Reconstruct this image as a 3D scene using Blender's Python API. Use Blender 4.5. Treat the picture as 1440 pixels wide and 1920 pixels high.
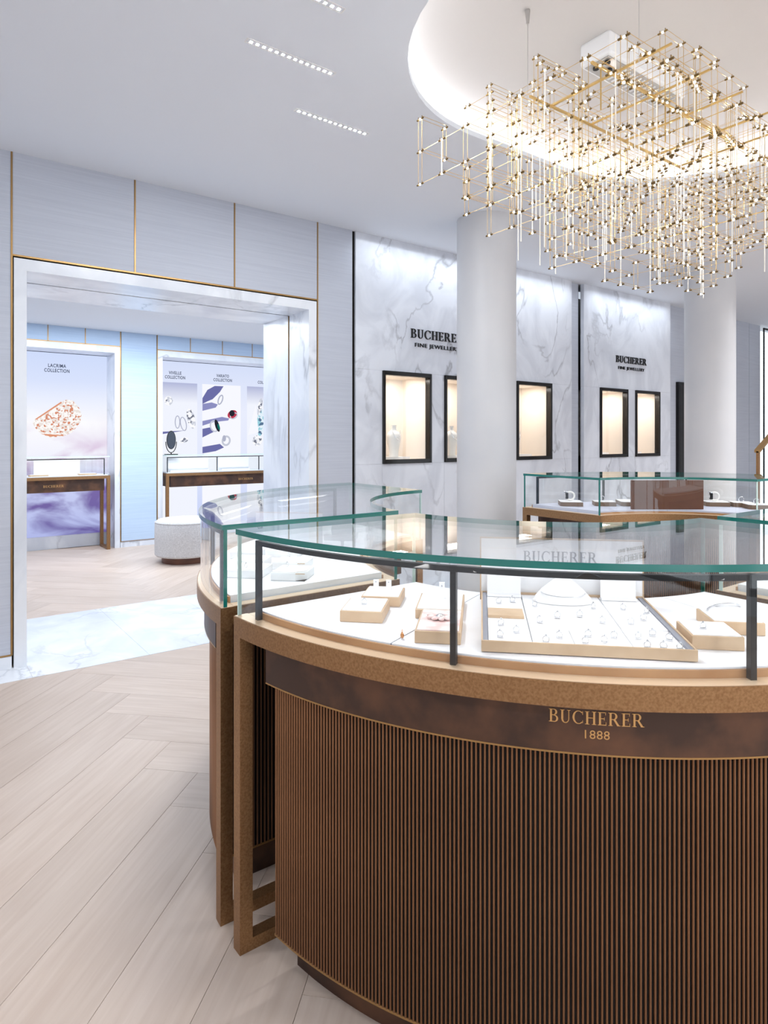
import bpy, bmesh, math, random
from mathutils import Vector, Matrix
random.seed(7)
PI = math.pi
for o in list(bpy.data.objects):
    bpy.data.objects.remove(o, do_unlink=True)
SC = bpy.context.scene
COL = SC.collection

# ------------------------------------------------------------------ camera
TH = math.atan(1630 / 1200.0)            # wall direction lies 53.6 deg right of the lens axis
cam_d = bpy.data.cameras.new('camera')
cam = bpy.data.objects.new('camera', cam_d)
COL.objects.link(cam)
cam.location = (0, 0, 1.5)
fwd = Vector((math.cos(TH), math.sin(TH), 0))
cam.rotation_euler = fwd.to_track_quat('-Z', 'Y').to_euler()
cam_d.sensor_fit = 'HORIZONTAL'
cam_d.sensor_width = 36
cam_d.lens = 30.0
cam_d.shift_y = -(960 - 822) / 1440.0
cam_d.clip_start = 0.05
SC.camera = cam

# ------------------------------------------------------------------ world, exposure
W = bpy.data.worlds.new('world')
SC.world = W
W.use_nodes = True
bg = W.node_tree.nodes['Background']
bg.inputs[0].default_value = (0.84, 0.92, 1.0, 1)
bg.inputs[1].default_value = 1.7
SC.view_settings.view_transform = 'Standard'
SC.view_settings.look = 'None'
SC.view_settings.gamma = 1.0
SC.view_settings.use_curve_mapping = False
SC.view_settings.exposure = 0.42
SC.cycles.max_bounces = 10
SC.cycles.diffuse_bounces = 5
SC.cycles.glossy_bounces = 5
SC.cycles.transparent_max_bounces = 32
SC.cycles.caustics_reflective = False
SC.cycles.caustics_refractive = False
SC.cycles.sample_clamp_indirect = 6.0

def area(name, loc, sx, sy, power, col=(1, 1, 1), rot=(0, 0, 0), spread=PI):
    d = bpy.data.lights.new(name, 'AREA')
    d.shape = 'RECTANGLE'
    d.size, d.size_y = sx, sy
    d.energy = power
    d.color = col
    d.spread = spread
    o = bpy.data.objects.new(name, d)
    COL.objects.link(o)
    o.location = loc
    o.rotation_euler = rot
    return o

ZC = 3.37           # ceiling of the main hall
COOL = (0.86, 0.93, 1.0)
NEUT = (0.96, 0.97, 1.0)
# ceiling downlight runs of the hall, flush with the ceiling
for (x, y, w_) in ((-1.4, 0.6, 14), (-1.4, 2.8, 14), (0.2, -1.4, 26), (2.6, -1.4, 36), (5.4, -1.4, 36), (8.0, -0.6, 36), (8.0, 2.0, 36), (5.6, 0.4, 36)):
    area('downlight_lamp', (x, y, ZC - 0.006), 0.5, 0.05, w_, NEUT, (0, 0, 0), math.radians(150))
# slot wash along the marble wall
area('wall_wash_lamp', (4.76, 4.60, ZC - 0.004), 3.0, 0.03, 7, COOL, (math.radians(8), 0, 0), math.radians(140))
area('wall_wash_lamp', (7.5, 4.60, ZC - 0.004), 1.8, 0.03, 4.5, COOL, (math.radians(8), 0, 0), math.radians(140))
# salon beyond the portal
area('salon_lamp', (1.4, 8.0, 2.955), 3.0, 0.10, 72, COOL)
area('salon_lamp', (4.0, 7.4, 2.955), 3.0, 0.10, 60, COOL)
area('portal_lamp', (1.7, 5.45, 2.60), 1.8, 0.05, 8, COOL)

# ------------------------------------------------------------------ materials
def srgb(r, g, b):
    f = lambda c: (c / 255.0 / 12.92) if c <= 10 else ((c / 255.0 + 0.055) / 1.055) ** 2.4
    return (f(r), f(g), f(b), 1)

def newmat(name):
    m = bpy.data.materials.new(name)
    m.use_nodes = True
    nt = m.node_tree
    return m, nt, nt.nodes['Principled BSDF'], nt.nodes['Material Output']

def N(nt, kind, **kw):
    n = nt.nodes.new(kind)
    for k, v in kw.items():
        setattr(n, k, v)
    return n

def plain(name, col, rough=0.5, metal=0.0, spec=0.5, emit=None, es=0.0):
    m, nt, p, o = newmat(name)
    p.inputs['Base Color'].default_value = col
    p.inputs['Roughness'].default_value = rough
    p.inputs['Metallic'].default_value = metal
    p.inputs['Specular IOR Level'].default_value = spec
    if emit:
        p.inputs['Emission Color'].default_value = emit
        p.inputs['Emission Strength'].default_value = es
    return m

def ramp(nt, stops):
    r = N(nt, 'ShaderNodeValToRGB')
    e = r.color_ramp.elements
    while len(e) < len(stops):
        e.new(0.5)
    for i, (pos, c) in enumerate(stops):
        e[i].position = pos
        e[i].color = c
    return r

def noisy(name, c1, c2, scale=(1, 1, 1), nscale=8, detail=5, rough=0.5, metal=0.0, bump=0.0, coords='Object', lo=0.35, hi=0.65, rvar=0.0, spec=0.5):
    m, nt, p, o = newmat(name)
    tc = N(nt, 'ShaderNodeTexCoord')
    mp = N(nt, 'ShaderNodeMapping')
    mp.inputs['Scale'].default_value = scale
    nz = N(nt, 'ShaderNodeTexNoise')
    nz.inputs['Scale'].default_value = nscale
    nz.inputs['Detail'].default_value = detail
    r = ramp(nt, [(lo, c1), (hi, c2)])
    L = nt.links.new
    L(tc.outputs[coords], mp.inputs[0]); L(mp.outputs[0], nz.inputs['Vector'])
    L(nz.outputs['Fac'], r.inputs[0]); L(r.outputs[0], p.inputs['Base Color'])
    p.inputs['Roughness'].default_value = rough
    p.inputs['Metallic'].default_value = metal
    p.inputs['Specular IOR Level'].default_value = spec
    if rvar:
        mr = N(nt, 'ShaderNodeMapRange')
        mr.inputs['To Min'].default_value = rough - rvar
        mr.inputs['To Max'].default_value = rough + rvar
        L(nz.outputs['Fac'], mr.inputs[0]); L(mr.outputs[0], p.inputs['Roughness'])
    if bump:
        b = N(nt, 'ShaderNodeBump')
        b.inputs['Strength'].default_value = bump
        b.inputs['Distance'].default_value = 0.002
        L(nz.outputs['Fac'], b.inputs['Height']); L(b.outputs[0], p.inputs['Normal'])
    return m

def marble_mat(name, base, vein, warm, scale=1.0, rough=0.18, seed=0.0):
    m, nt, p, o = newmat(name)
    L = nt.links.new
    tc = N(nt, 'ShaderNodeTexCoord')
    mp = N(nt, 'ShaderNodeMapping')
    mp.inputs['Location'].default_value = (seed, seed * 0.7, seed * 1.3)
    mp.inputs['Rotation'].default_value = (0.3, 0.55, 0.2)
    mp.inputs['Scale'].default_value = (scale, scale, scale * 0.62)
    L(tc.outputs['Object'], mp.inputs[0])
    n1 = N(nt, 'ShaderNodeTexNoise'); n1.inputs['Scale'].default_value = 1.3; n1.inputs['Detail'].default_value = 8; n1.inputs['Distortion'].default_value = 0.7
    L(mp.outputs[0], n1.inputs['Vector'])
    # thin veins: where the noise crosses its middle
    s = N(nt, 'ShaderNodeMath', operation='SUBTRACT'); s.inputs[1].default_value = 0.5
    a = N(nt, 'ShaderNodeMath', operation='ABSOLUTE')
    L(n1.outputs['Fac'], s.inputs[0]); L(s.outputs[0], a.inputs[0])
    rv = ramp(nt, [(0.0, (1, 1, 1, 1)), (0.018, (0, 0, 0, 1))])
    L(a.outputs[0], rv.inputs[0])
    n2 = N(nt, 'ShaderNodeTexNoise'); n2.inputs['Scale'].default_value = 0.9; n2.inputs['Detail'].default_value = 3
    L(mp.outputs[0], n2.inputs['Vector'])
    rm = ramp(nt, [(0.44, (0, 0, 0, 1)), (0.62, (1, 1, 1, 1))])
    L(n2.outputs['Fac'], rm.inputs[0])
    mul = N(nt, 'ShaderNodeMath', operation='MULTIPLY')
    L(rv.outputs[0], mul.inputs[0]); L(rm.outputs[0], mul.inputs[1])
    n3 = N(nt, 'ShaderNodeTexNoise'); n3.inputs['Scale'].default_value = 2.2; n3.inputs['Detail'].default_value = 6; n3.inputs['Distortion'].default_value = 1.2
    L(mp.outputs[0], n3.inputs['Vector'])
    rb = ramp(nt, [(0.38, warm), (0.58, base)])
    L(n3.outputs['Fac'], rb.inputs[0])
    mx = N(nt, 'ShaderNodeMix', data_type='RGBA')
    mul2 = N(nt, 'ShaderNodeMath', operation='MULTIPLY'); mul2.inputs[1].default_value = 0.85
    L(mul.outputs[0], mul2.inputs[0]); L(mul2.outputs[0], mx.inputs[0])
    L(rb.outputs[0], mx.inputs[6]); mx.inputs[7].default_value = vein
    L(mx.outputs[2], p.inputs['Base Color'])
    p.inputs['Roughness'].default_value = rough
    return m

def fabric_mat(name, c1, c2):
    m, nt, p, o = newmat(name)
    L = nt.links.new
    tc = N(nt, 'ShaderNodeTexCoord')
    mp = N(nt, 'ShaderNodeMapping'); mp.inputs['Scale'].default_value = (2.2, 2.2, 130)
    L(tc.outputs['Object'], mp.inputs[0])
    nz = N(nt, 'ShaderNodeTexNoise'); nz.inputs['Scale'].default_value = 1.0; nz.inputs['Detail'].default_value = 4
    L(mp.outputs[0], nz.inputs['Vector'])
    r = ramp(nt, [(0.3, c1), (0.7, c2)])
    L(nz.outputs['Fac'], r.inputs[0]); L(r.outputs[0], p.inputs['Base Color'])
    b = N(nt, 'ShaderNodeBump'); b.inputs['Strength'].default_value = 0.2; b.inputs['Distance'].default_value = 0.002
    L(nz.outputs['Fac'], b.inputs['Height']); L(b.outputs[0], p.inputs['Normal'])
    p.inputs['Roughness'].default_value = 0.75
    p.inputs['Specular IOR Level'].default_value = 0.3
    return m

def glass_mat(name, tint=(0.99, 0.997, 0.994, 1), gain=1.0):
    m, nt, p, o = newmat(name)
    nt.nodes.remove(p)
    L = nt.links.new
    lw = N(nt, 'ShaderNodeLayerWeight'); lw.inputs['Blend'].default_value = 0.5
    pw = N(nt, 'ShaderNodeMath', operation='POWER'); pw.inputs[1].default_value = 5.0
    ma = N(nt, 'ShaderNodeMath', operation='MULTIPLY_ADD'); ma.inputs[1].default_value = 0.9 * gain; ma.inputs[2].default_value = 0.03
    L(lw.outputs['Facing'], pw.inputs[0]); L(pw.outputs[0], ma.inputs[0])
    t = N(nt, 'ShaderNodeBsdfTransparent'); t.inputs[0].default_value = tint
    g = N(nt, 'ShaderNodeBsdfGlossy'); g.inputs['Roughness'].default_value = 0.0; g.inputs[0].default_value = (1, 1, 1, 1)
    mx = N(nt, 'ShaderNodeMixShader')
    L(ma.outputs[0], mx.inputs[0]); L(t.outputs[0], mx.inputs[1]); L(g.outputs[0], mx.inputs[2])
    L(mx.outputs[0], o.inputs['Surface'])
    return m

def emis(name, col, s):
    m, nt, p, o = newmat(name)
    nt.nodes.remove(p)
    e = N(nt, 'ShaderNodeEmission'); e.inputs[0].default_value = col; e.inputs[1].default_value = s
    nt.links.new(e.outputs[0], o.inputs['Surface'])
    return m

def wood_mat(name, tone):
    m, nt, p, o = newmat(name)
    L = nt.links.new
    uv = N(nt, 'ShaderNodeUVMap')
    mp = N(nt, 'ShaderNodeMapping'); mp.inputs['Scale'].default_value = (1.6, 26, 1)
    L(uv.outputs[0], mp.inputs[0])
    nz = N(nt, 'ShaderNodeTexNoise'); nz.inputs['Scale'].default_value = 1.6; nz.inputs['Detail'].default_value = 7; nz.inputs['Distortion'].default_value = 0.6
    L(mp.outputs[0], nz.inputs['Vector'])
    mp2 = N(nt, 'ShaderNodeMapping'); mp2.inputs['Scale'].default_value = (1.0, 4.0, 1)
    L(uv.outputs[0], mp2.inputs[0])
    n2 = N(nt, 'ShaderNodeTexNoise'); n2.inputs['Scale'].default_value = 1.2; n2.inputs['Detail'].default_value = 3
    L(mp2.outputs[0], n2.inputs['Vector'])
    r = ramp(nt, [(0.30, tuple(c * tone * 0.92 for c in srgb(208, 187, 171)[:3]) + (1,)), (0.72, tuple(c * tone for c in srgb(224, 207, 194)[:3]) + (1,))])
    ad = N(nt, 'ShaderNodeMath', operation='MULTIPLY_ADD'); ad.inputs[1].default_value = 0.55
    sb = N(nt, 'ShaderNodeMath', operation='MULTIPLY'); sb.inputs[1].default_value = 0.45
    L(n2.outputs['Fac'], sb.inputs[0]); L(nz.outputs['Fac'], ad.inputs[0]); L(sb.outputs[0], ad.inputs[2])
    L(ad.outputs[0], r.inputs[0]); L(r.outputs[0], p.inputs['Base Color'])
    p.inputs['Roughness'].default_value = 0.42
    p.inputs['Specular IOR Level'].default_value = 0.35
    b = N(nt, 'ShaderNodeBump'); b.inputs['Strength'].default_value = 0.08; b.inputs['Distance'].default_value = 0.001
    L(nz.outputs['Fac'], b.inputs['Height']); L(b.outputs[0], p.inputs['Normal'])
    return m

M = {}
M['ceiling'] = plain('ceiling_paint', srgb(226, 231, 238), 0.8, spec=0.2)
M['dome'] = plain('dome_paint', srgb(206, 202, 199), 0.75, spec=0.2)
M['column'] = noisy('column_plaster', srgb(206, 207, 210), srgb(212, 212, 214), nscale=2, rough=0.45)
M['fabric'] = fabric_mat('grey_fabric', srgb(186, 191, 203), srgb(195, 200, 211))
M['fabric_blue'] = fabric_mat('blue_fabric', srgb(176, 197, 222), srgb(190, 209, 231))
M['marble'] = marble_mat('white_marble', srgb(228, 232, 240), srgb(150, 152, 160), srgb(212, 216, 225), 1.25, seed=3.1)
M['marble_frame'] = marble_mat('portal_marble', srgb(230, 234, 240), srgb(176, 180, 188), srgb(212, 217, 226), 0.9, 0.25, seed=9.4)
M['marble_floor'] = marble_mat('floor_marble', srgb(232, 236, 242), srgb(190, 196, 206), srgb(216, 222, 232), 1.1, 0.2, seed=5.0)
M['brass'] = noisy('patinated_brass', srgb(140, 104, 70), srgb(164, 126, 88), nscale=170, detail=6, rough=0.40, metal=0.8, rvar=0.08)
M['brass_in'] = noisy('satin_brass_deck', srgb(172, 126, 84), srgb(196, 152, 108), nscale=6, rough=0.45, metal=0.35)
M['glint'] = plain('polished_brass_glint', srgb(236, 208, 176), 0.3, 0.3)  # polished brass; pale tone paints in the reflection of the lit deck
M['brass_trim'] = plain('brass_trim', srgb(170, 134, 86), 0.35, 0.8)
M['bronze'] = noisy('dark_bronze', srgb(70, 52, 44), srgb(112, 78, 58), nscale=7, detail=8, rough=0.42, metal=0.55, lo=0.42, hi=0.72, rvar=0.1)
M['flute'] = noisy('bronze_flute', srgb(116, 82, 58), srgb(152, 110, 78), scale=(1, 1, .2), nscale=6, rough=0.30, metal=0.65)
M['dark'] = plain('dark_groove', srgb(20, 16, 14), 0.6, spec=0.2)
M['black'] = plain('black_metal', srgb(15, 15, 17), 0.4, 0.0, 0.3)
M['frame_black'] = plain('gloss_black_bronze', srgb(24, 20, 18), 0.2, 0.3)
M['glass'] = glass_mat('clear_glass')
M['teal'] = plain('teal_glass_edge', (0.002, 0.15, 0.125, 1), 0.15, 0.0, 0.8)
M['pale_edge'] = plain('polished_glass_edge', srgb(206, 232, 226), 0.15, 0.0, 0.8)
M['deck'] = plain('white_leather_deck', srgb(240, 241, 246), 0.55, spec=0.3)
M['tray'] = noisy('champagne_tray', srgb(190, 160, 128), srgb(206, 178, 146), nscale=12, rough=0.5)
M['pad'] = plain('white_leather_pad', srgb(244, 244, 246), 0.6)
M['grey_edge'] = plain('grey_tray_edge', srgb(140, 143, 155), 0.5)
M['pink'] = noisy('rose_print', srgb(232, 196, 192), srgb(250, 240, 238), nscale=26, detail=3, rough=0.5)
M['silver'] = plain('white_gold', srgb(226, 226, 230), 0.18, 1.0)
M['gold'] = plain('rose_gold', srgb(214, 150, 96), 0.25, 1.0)
M['grey_text'] = plain('grey_lettering', srgb(104, 106, 110), 0.5)
M['brass_text'] = plain('brass_lettering', srgb(205, 160, 105), 0.35, 0.7)
M['black_text'] = plain('black_lettering', srgb(16, 16, 18), 0.5)
M['cream'] = plain('cream_niche', srgb(240, 230, 219), 0.7)
M['bust'] = plain('white_bust', srgb(246, 244, 240), 0.6)
M['brown_leather'] = noisy('brown_gloss_panel', srgb(92, 54, 36), srgb(106, 64, 42), nscale=3, rough=0.25, spec=0.3)
M['brown_side'] = plain('brown_tray_side', srgb(120, 96, 76), 0.5)
M['lilac'] = plain('lilac_deck', srgb(206, 210, 228), 0.55)
M['wool'] = noisy('grey_boucle', srgb(186, 184, 184), srgb(208, 206, 206), nscale=90, detail=4, rough=0.9, bump=0.5)
M['walnut'] = noisy('walnut_plinth', srgb(84, 48, 34), srgb(110, 66, 46), scale=(1, 1, 6), nscale=8, rough=0.4)
M['mirror'] = plain('mirror_glass', (0.10, 0.11, 0.13, 1), 0.04, 1.0)
M['led'] = emis('led_lens', (1.0, 0.97, 0.92, 1), 32.0)
M['slot_led'] = emis('slot_led', (0.95, 0.975, 1, 1), 2300.0)
M['cove_led'] = emis('cove_led', (0.93, 0.96, 1.0, 1), 11.0)
M['node_cap'] = plain('dark_gold_cap', srgb(120, 96, 56), 0.3, 0.8)
M['wire'] = plain('brass_wire', srgb(206, 172, 108), 0.3, 0.75)
M['rod'] = plain('acrylic_rod', srgb(250, 244, 232), 0.2, 0.0, 0.6)
M['white_metal'] = plain('white_metal', srgb(232, 232, 232), 0.4)
M['steel'] = plain('brushed_steel', srgb(196, 194, 192), 0.3, 0.9)
M['subfloor'] = plain('joint_filler', srgb(184, 164, 150), 0.8)
WOOD = [wood_mat('oak_plank_%s' % s, t) for s, t in (('pale', 0.86), ('light', 0.83), ('mid', 0.80), ('deep', 0.77))]

# ------------------------------------------------------------------ mesh helpers
class MB:
    def __init__(s):
        s.v = []; s.f = []; s.m = []; s.uv = None
    def quad(s, pts, m=0):
        i = len(s.v); s.v += [tuple(p) for p in pts]; s.f.append(tuple(range(i, i + len(pts)))); s.m.append(m)
    def box(s, x0, x1, y0, y1, z0, z1, m=0):
        i = len(s.v)
        s.v += [(x0, y0, z0), (x1, y0, z0), (x1, y1, z0), (x0, y1, z0), (x0, y0, z1), (x1, y0, z1), (x1, y1, z1), (x0, y1, z1)]
        s.f += [(i, i + 3, i + 2, i + 1), (i + 4, i + 5, i + 6, i + 7), (i, i + 1, i + 5, i + 4), (i + 1, i + 2, i + 6, i + 5), (i + 2, i + 3, i + 7, i + 6), (i + 3, i, i + 4, i + 7)]
        s.m += [m] * 6
        return s
    def prism(s, poly, z0, z1, m=0, mside=None):
        """poly: ccw list of (x,y)"""
        n = len(poly); i = len(s.v)
        s.v += [(x, y, z0) for x, y in poly] + [(x, y, z1) for x, y in poly]
        s.f.append(tuple(i + k for k in reversed(range(n)))); s.m.append(m)
        s.f.append(tuple(i + n + k for k in range(n))); s.m.append(m)
        for k in range(n):
            l = (k + 1) % n
            s.f.append((i + k, i + l, i + n + l, i + n + k)); s.m.append(m if mside is None else mside)
        return s
    def tube(s, a, b, r, n=6, m=0):
        a = Vector(a); b = Vector(b); d = (b - a).normalized()
        u = d.orthogonal().normalized(); w = d.cross(u); i = len(s.v)
        for p in (a, b):
            for k in range(n):
                q = p + (u * math.cos(2 * PI * k / n) + w * math.sin(2 * PI * k / n)) * r
                s.v.append(tuple(q))
        for k in range(n):
            l = (k + 1) % n
            s.f.append((i + k, i + l, i + n + l, i + n + k)); s.m.append(m)
        s.f.append(tuple(i + k for k in reversed(range(n)))); s.m.append(m)
        s.f.append(tuple(i + n + k for k in range(n))); s.m.append(m)
        return s
    def lathe(s, prof, n=24, c=(0, 0), m=0, sx=1.0, sy=1.0, cap=True):
        i = len(s.v)
        for r, z in prof:
            for k in range(n):
                a = 2 * PI * k / n
                s.v.append((c[0] + r * sx * math.cos(a), c[1] + r * sy * math.sin(a), z))
        for j in range(len(prof) - 1):
            for k in range(n):
                l = (k + 1) % n
                s.f.append((i + j * n + k, i + j * n + l, i + (j + 1) * n + l, i + (j + 1) * n + k)); s.m.append(m)
        if cap:
            s.f.append(tuple(i + k for k in reversed(range(n)))); s.m.append(m)
            t = i + (len(prof) - 1) * n
            s.f.append(tuple(t + k for k in range(n))); s.m.append(m)
        return s
    def torus(s, c, R, r, axis='Z', n=16, k=6, m=0, squash=1.0):
        i = len(s.v)
        for a in range(n):
            A = 2 * PI * a / n
            for b in range(k):
                B = 2 * PI * b / k
                rr = R + r * math.cos(B); zz = r * math.sin(B) * squash
                p = (rr * math.cos(A), rr * math.sin(A), zz)
                if axis == 'Y': p = (p[0], p[2], p[1])
                if axis == 'X': p = (p[2], p[0], p[1])
                s.v.append((c[0] + p[0], c[1] + p[1], c[2] + p[2]))
        for a in range(n):
            for b in range(k):
                a2 = (a + 1) % n; b2 = (b + 1) % k
                s.f.append((i + a * k + b, i + a2 * k + b, i + a2 * k + b2, i + a * k + b2)); s.m.append(m)
        return s
    def bend(s, fn):
        s.v = [fn(*p) for p in s.v]
        return s
    def mesh(s, name, mats, smooth=False):
        me = bpy.data.meshes.new(name)
        me.from_pydata(s.v, [], s.f)
        for mt in (mats if isinstance(mats, (list, tuple)) else [mats]):
            me.materials.append(mt)
        me.polygons.foreach_set('material_index', s.m)
        if smooth:
            me.polygons.foreach_set('use_smooth', [True] * len(me.polygons))
        if s.uv:
            ul = me.uv_layers.new(name='UVMap')
            ul.data.foreach_set('uv', [c for uvp in s.uv for c in uvp])
        bm = bmesh.new(); bm.from_mesh(me)
        bmesh.ops.recalc_face_normals(bm, faces=bm.faces)
        bm.to_mesh(me); bm.free()
        me.update()
        return me
    def obj(s, name, mats, parent=None, smooth=False, bevel=0.0):
        me = s.mesh(name, mats, smooth)
        o = bpy.data.objects.new(name, me)
        COL.objects.link(o)
        if parent: o.parent = parent
        if smooth:
            autosmooth(me)
        if bevel:
            b = o.modifiers.new('edge', 'BEVEL'); b.width = bevel; b.segments = 2; b.limit_method = 'ANGLE'
        return o

def autosmooth(me, ang=35):
    bm = bmesh.new(); bm.from_mesh(me)
    for e in bm.edges:
        if len(e.link_faces) == 2 and e.calc_face_angle(0) > math.radians(ang):
            e.smooth = False
    bm.to_mesh(me); bm.free()

def link(name, me, parent=None, loc=(0, 0, 0), rot=(0, 0, 0)):
    o = bpy.data.objects.new(name, me)
    COL.objects.link(o); o.location = loc; o.rotation_euler = rot
    if parent: o.parent = parent
    return o

def tag(o, label, cat, group=None, kind=None):
    o['label'] = label; o['category'] = cat
    if group: o['group'] = group
    if kind: o['kind'] = kind
    return o

def thing(name, label, cat, loc=(0, 0, 0), rz=0.0, group=None, kind=None):
    o = bpy.data.objects.new(name, None); COL.objects.link(o)
    o.location = loc; o.rotation_euler = (0, 0, rz); o.empty_display_size = 0.1
    return tag(o, label, cat, group, kind)

# ------------------------------------------------------------------ lettering
def glyph(ch):
    """serif capitals, cap height 1: list of quads (strips) and the advance width"""
    Q = []
    T, t, sl, sh = .15, .055, .085, .045
    def rect(x0, y0, x1, y1): Q.append([(x0, y0), (x1, y0), (x1, y1), (x0, y1)])
    def stem(x, w=T, y0=0, y1=1, bot=True, top=True):
        rect(x, y0, x + w, y1)
        if bot: rect(x - sl, 0, x + w + sl, sh)
        if top: rect(x - sl, 1 - sh, x + w + sl, 1)
    def arc(cx, cy, ax, ay, bx, by, a0, a1, dx=0.0, n=14):
        for k in range(n):
            u = math.radians(a0 + (a1 - a0) * k / n); w = math.radians(a0 + (a1 - a0) * (k + 1) / n)
            Q.append([(cx + dx + bx * math.cos(u), cy + by * math.sin(u)), (cx + ax * math.cos(u), cy + ay * math.sin(u)),
                      (cx + ax * math.cos(w), cy + ay * math.sin(w)), (cx + dx + bx * math.cos(w), cy + by * math.sin(w))])
    x = sl
    if ch == 'B':
        stem(x); rect(x + T, 1 - t, x + .3, 1); rect(x + T, .5, x + .32, .5 + t); rect(x + T, 0, x + .34, t)
        arc(x + .28, .765, .25, .235, .11, .18, -90, 90); arc(x + .31, .2675, .29, .2675, .15, .2125, -90, 90); w = x + .64
    elif ch == 'U':
        stem(x, T, .33, 1, bot=False); rect(x + .52, .33, x + .58, 1); rect(x + .43, 1 - sh, x + .67, 1)
        arc(x + .29, .33, .29, .345, .23, .28, 180, 360, dx=.0); arc(x + .29, .33, .29, .345, .15, .28, 180, 240); w = x + .70
    elif ch == 'C':
        arc(.45, .5, .43, .515, .29, .46, 45, 315, dx=.01, n=26); rect(.735, .7, .775, .98); rect(.735, .08, .775, .28); w = .83
    elif ch == 'H':
        stem(x); stem(x + .5); rect(x + T, .48, x + .5, .48 + t); w = x + .5 + T + sl
    elif ch == 'E':
        stem(x); rect(x + T, 1 - t, x + .5, 1); rect(x + T, .48, x + .4, .48 + t); rect(x + T, 0, x + .53, t)
        rect(x + .46, .78, x + .5, 1); rect(x + .37, .38, x + .41, .63); rect(x + .49, 0, x + .53, .24); w = x + .58
    elif ch == 'R':
        stem(x); rect(x + T, 1 - t, x + .3, 1); rect(x + T, .46, x + .3, .46 + t)
        arc(x + .29, .73, .28, .27, .13, .215, -90, 90)
        Q.append([(x + .27, .48), (x + .42, .5), (x + .74, 0), (x + .56, 0)]); rect(x + .54, 0, x + .8, sh); w = x + .77
    return Q, w

def serif_word(word, cap, width):
    """list of (letter, MB-local quads) scaled to cap height and total width, centred at x=0"""
    xs, gl = 0.0, []
    for ch in word:
        q, w = glyph(ch)
        gl.append((xs, q)); xs += w + 0.10
    total = xs - 0.10
    k = width / total
    out = []
    for x0, q in gl:
        out.append([[((x0 + x) * k - width / 2, y * cap) for x, y in quad] for quad in q])
    return out

def letter_mb(quads, depth, fn=None):
    mb = MB()
    for q in quads:
        mb.prism(q, 0, depth)
    # local: x right, y up, z out of the surface
    if fn: mb.bend(fn)
    return mb

def sans_mesh(text, size, mat, depth=0.0, spacing=1.0, width=None, weight=0.0):
    c = bpy.data.curves.new('lettering', 'FONT')
    c.body = text; c.size = size; c.align_x = 'CENTER'; c.extrude = depth; c.space_character = spacing
    c.resolution_u = 3; c.space_line = 0.95; c.offset = weight
    o = bpy.data.objects.new('lettering', c); COL.objects.link(o)
    dg = bpy.context.evaluated_depsgraph_get(); dg.update()
    me = bpy.data.meshes.new_from_object(o.evaluated_get(dg))
    bpy.data.objects.remove(o, do_unlink=True)
    me.materials.clear(); me.materials.append(mat)
    if width:
        xs = [v.co.x for v in me.vertices]; k = width / (max(xs) - min(xs))
        for v in me.vertices: v.co.x *= k
    me.name = 'lettering'
    return me

# ================================================================== STRUCTURE
# ---- floor
X0, X1, Y0, YW, YF = -2.6, 13.0, -4.0, 4.80, 9.22
floor = thing('floor', 'pale oak herringbone plank floor of the hall and salon', 'floor', kind='structure')
MB().box(X0, X1, Y0, YF + .6, -0.12, -0.006).obj('subfloor', M['subfloor'], floor)
PW, PL = 0.26, 1.30
def plank_mb(L_, W_, u0, v0):
    mb = MB(); e = 0.0003; h = 0.003
    a, b = L_ / 2 - e, W_ / 2 - e
    c, d = a - 0.0006, b - 0.0006
    mb.v = [(-a, -b, -h), (a, -b, -h), (a, b, -h), (-a, b, -h), (-c, -d, 0), (c, -d, 0), (c, d, 0), (-c, d, 0)]
    mb.f = [(4, 5, 6, 7), (0, 1, 5, 4), (1, 2, 6, 5), (2, 3, 7, 6), (3, 0, 4, 7)]
    mb.m = [0] * 5
    mb.uv = [(mb.v[i][0] + u0, mb.v[i][1] + v0) for f in mb.f for i in f]
    return mb
plank_meshes = []
for i in range(16):
    mb = plank_mb(PL, PW, random.uniform(0, 50), random.uniform(0, 50))
    me = bpy.data.meshes.new('plank'); me.from_pydata(mb.v, [], mb.f); me.materials.append(WOOD[i % 4])
    ul = me.uv_layers.new(name='UVMap'); ul.data.foreach_set('uv', [c for p in mb.uv for c in p]); me.update()
    plank_meshes.append(me)
planks = []
c45 = math.sqrt(.5)
for mm in range(-12, 13):
    for k in range(-75, 90):
        for typ in (0, 1):
            if typ == 0: p, q, ang = k * PW + PL / 2, k * PW + PW / 2 + mm * 2 * PL, 0
            else: p, q, ang = k * PW + PW / 2, (k + 1) * PW + PL / 2 + mm * 2 * PL, PI / 2
            x, y = (p - q) * c45 + 0.11, (p + q) * c45 + 0.05
            if not (X0 + .3 < x < X1 - .3): continue
            hall = Y0 + .3 < y < 5.15
            salon = 5.5 < y < 9.7 and x < 6.6
            if hall or salon: planks.append((x, y, ang + PI / 4))
def seen(p):
    d = p[0] * math.cos(TH) + p[1] * math.sin(TH); r = p[0] * math.sin(TH) - p[1] * math.cos(TH)
    if d < .8: return False
    px = 720 + 1200 * r / d; py = 822 + 1800 / d
    return -150 < px < 1440 and py < 2100
def hidden(p):   # under or behind the near counters
    return math.hypot(p[0] - 2.18, p[1] - 1.83) < 1.1 or (p[0] > 1.6 and p[1] < 4.4)
planks.sort(key=lambda p: (0 if (seen(p) and not hidden(p)) else 1, p[0] ** 2 + p[1] ** 2))
for i, (x, y, a) in enumerate(planks[:300]):
    link('plank', random.choice(plank_meshes), floor, (x, y, 0), (0, 0, a))
rest = [MB() for _ in range(4)]
for mb in rest: mb.uv = []
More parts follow.
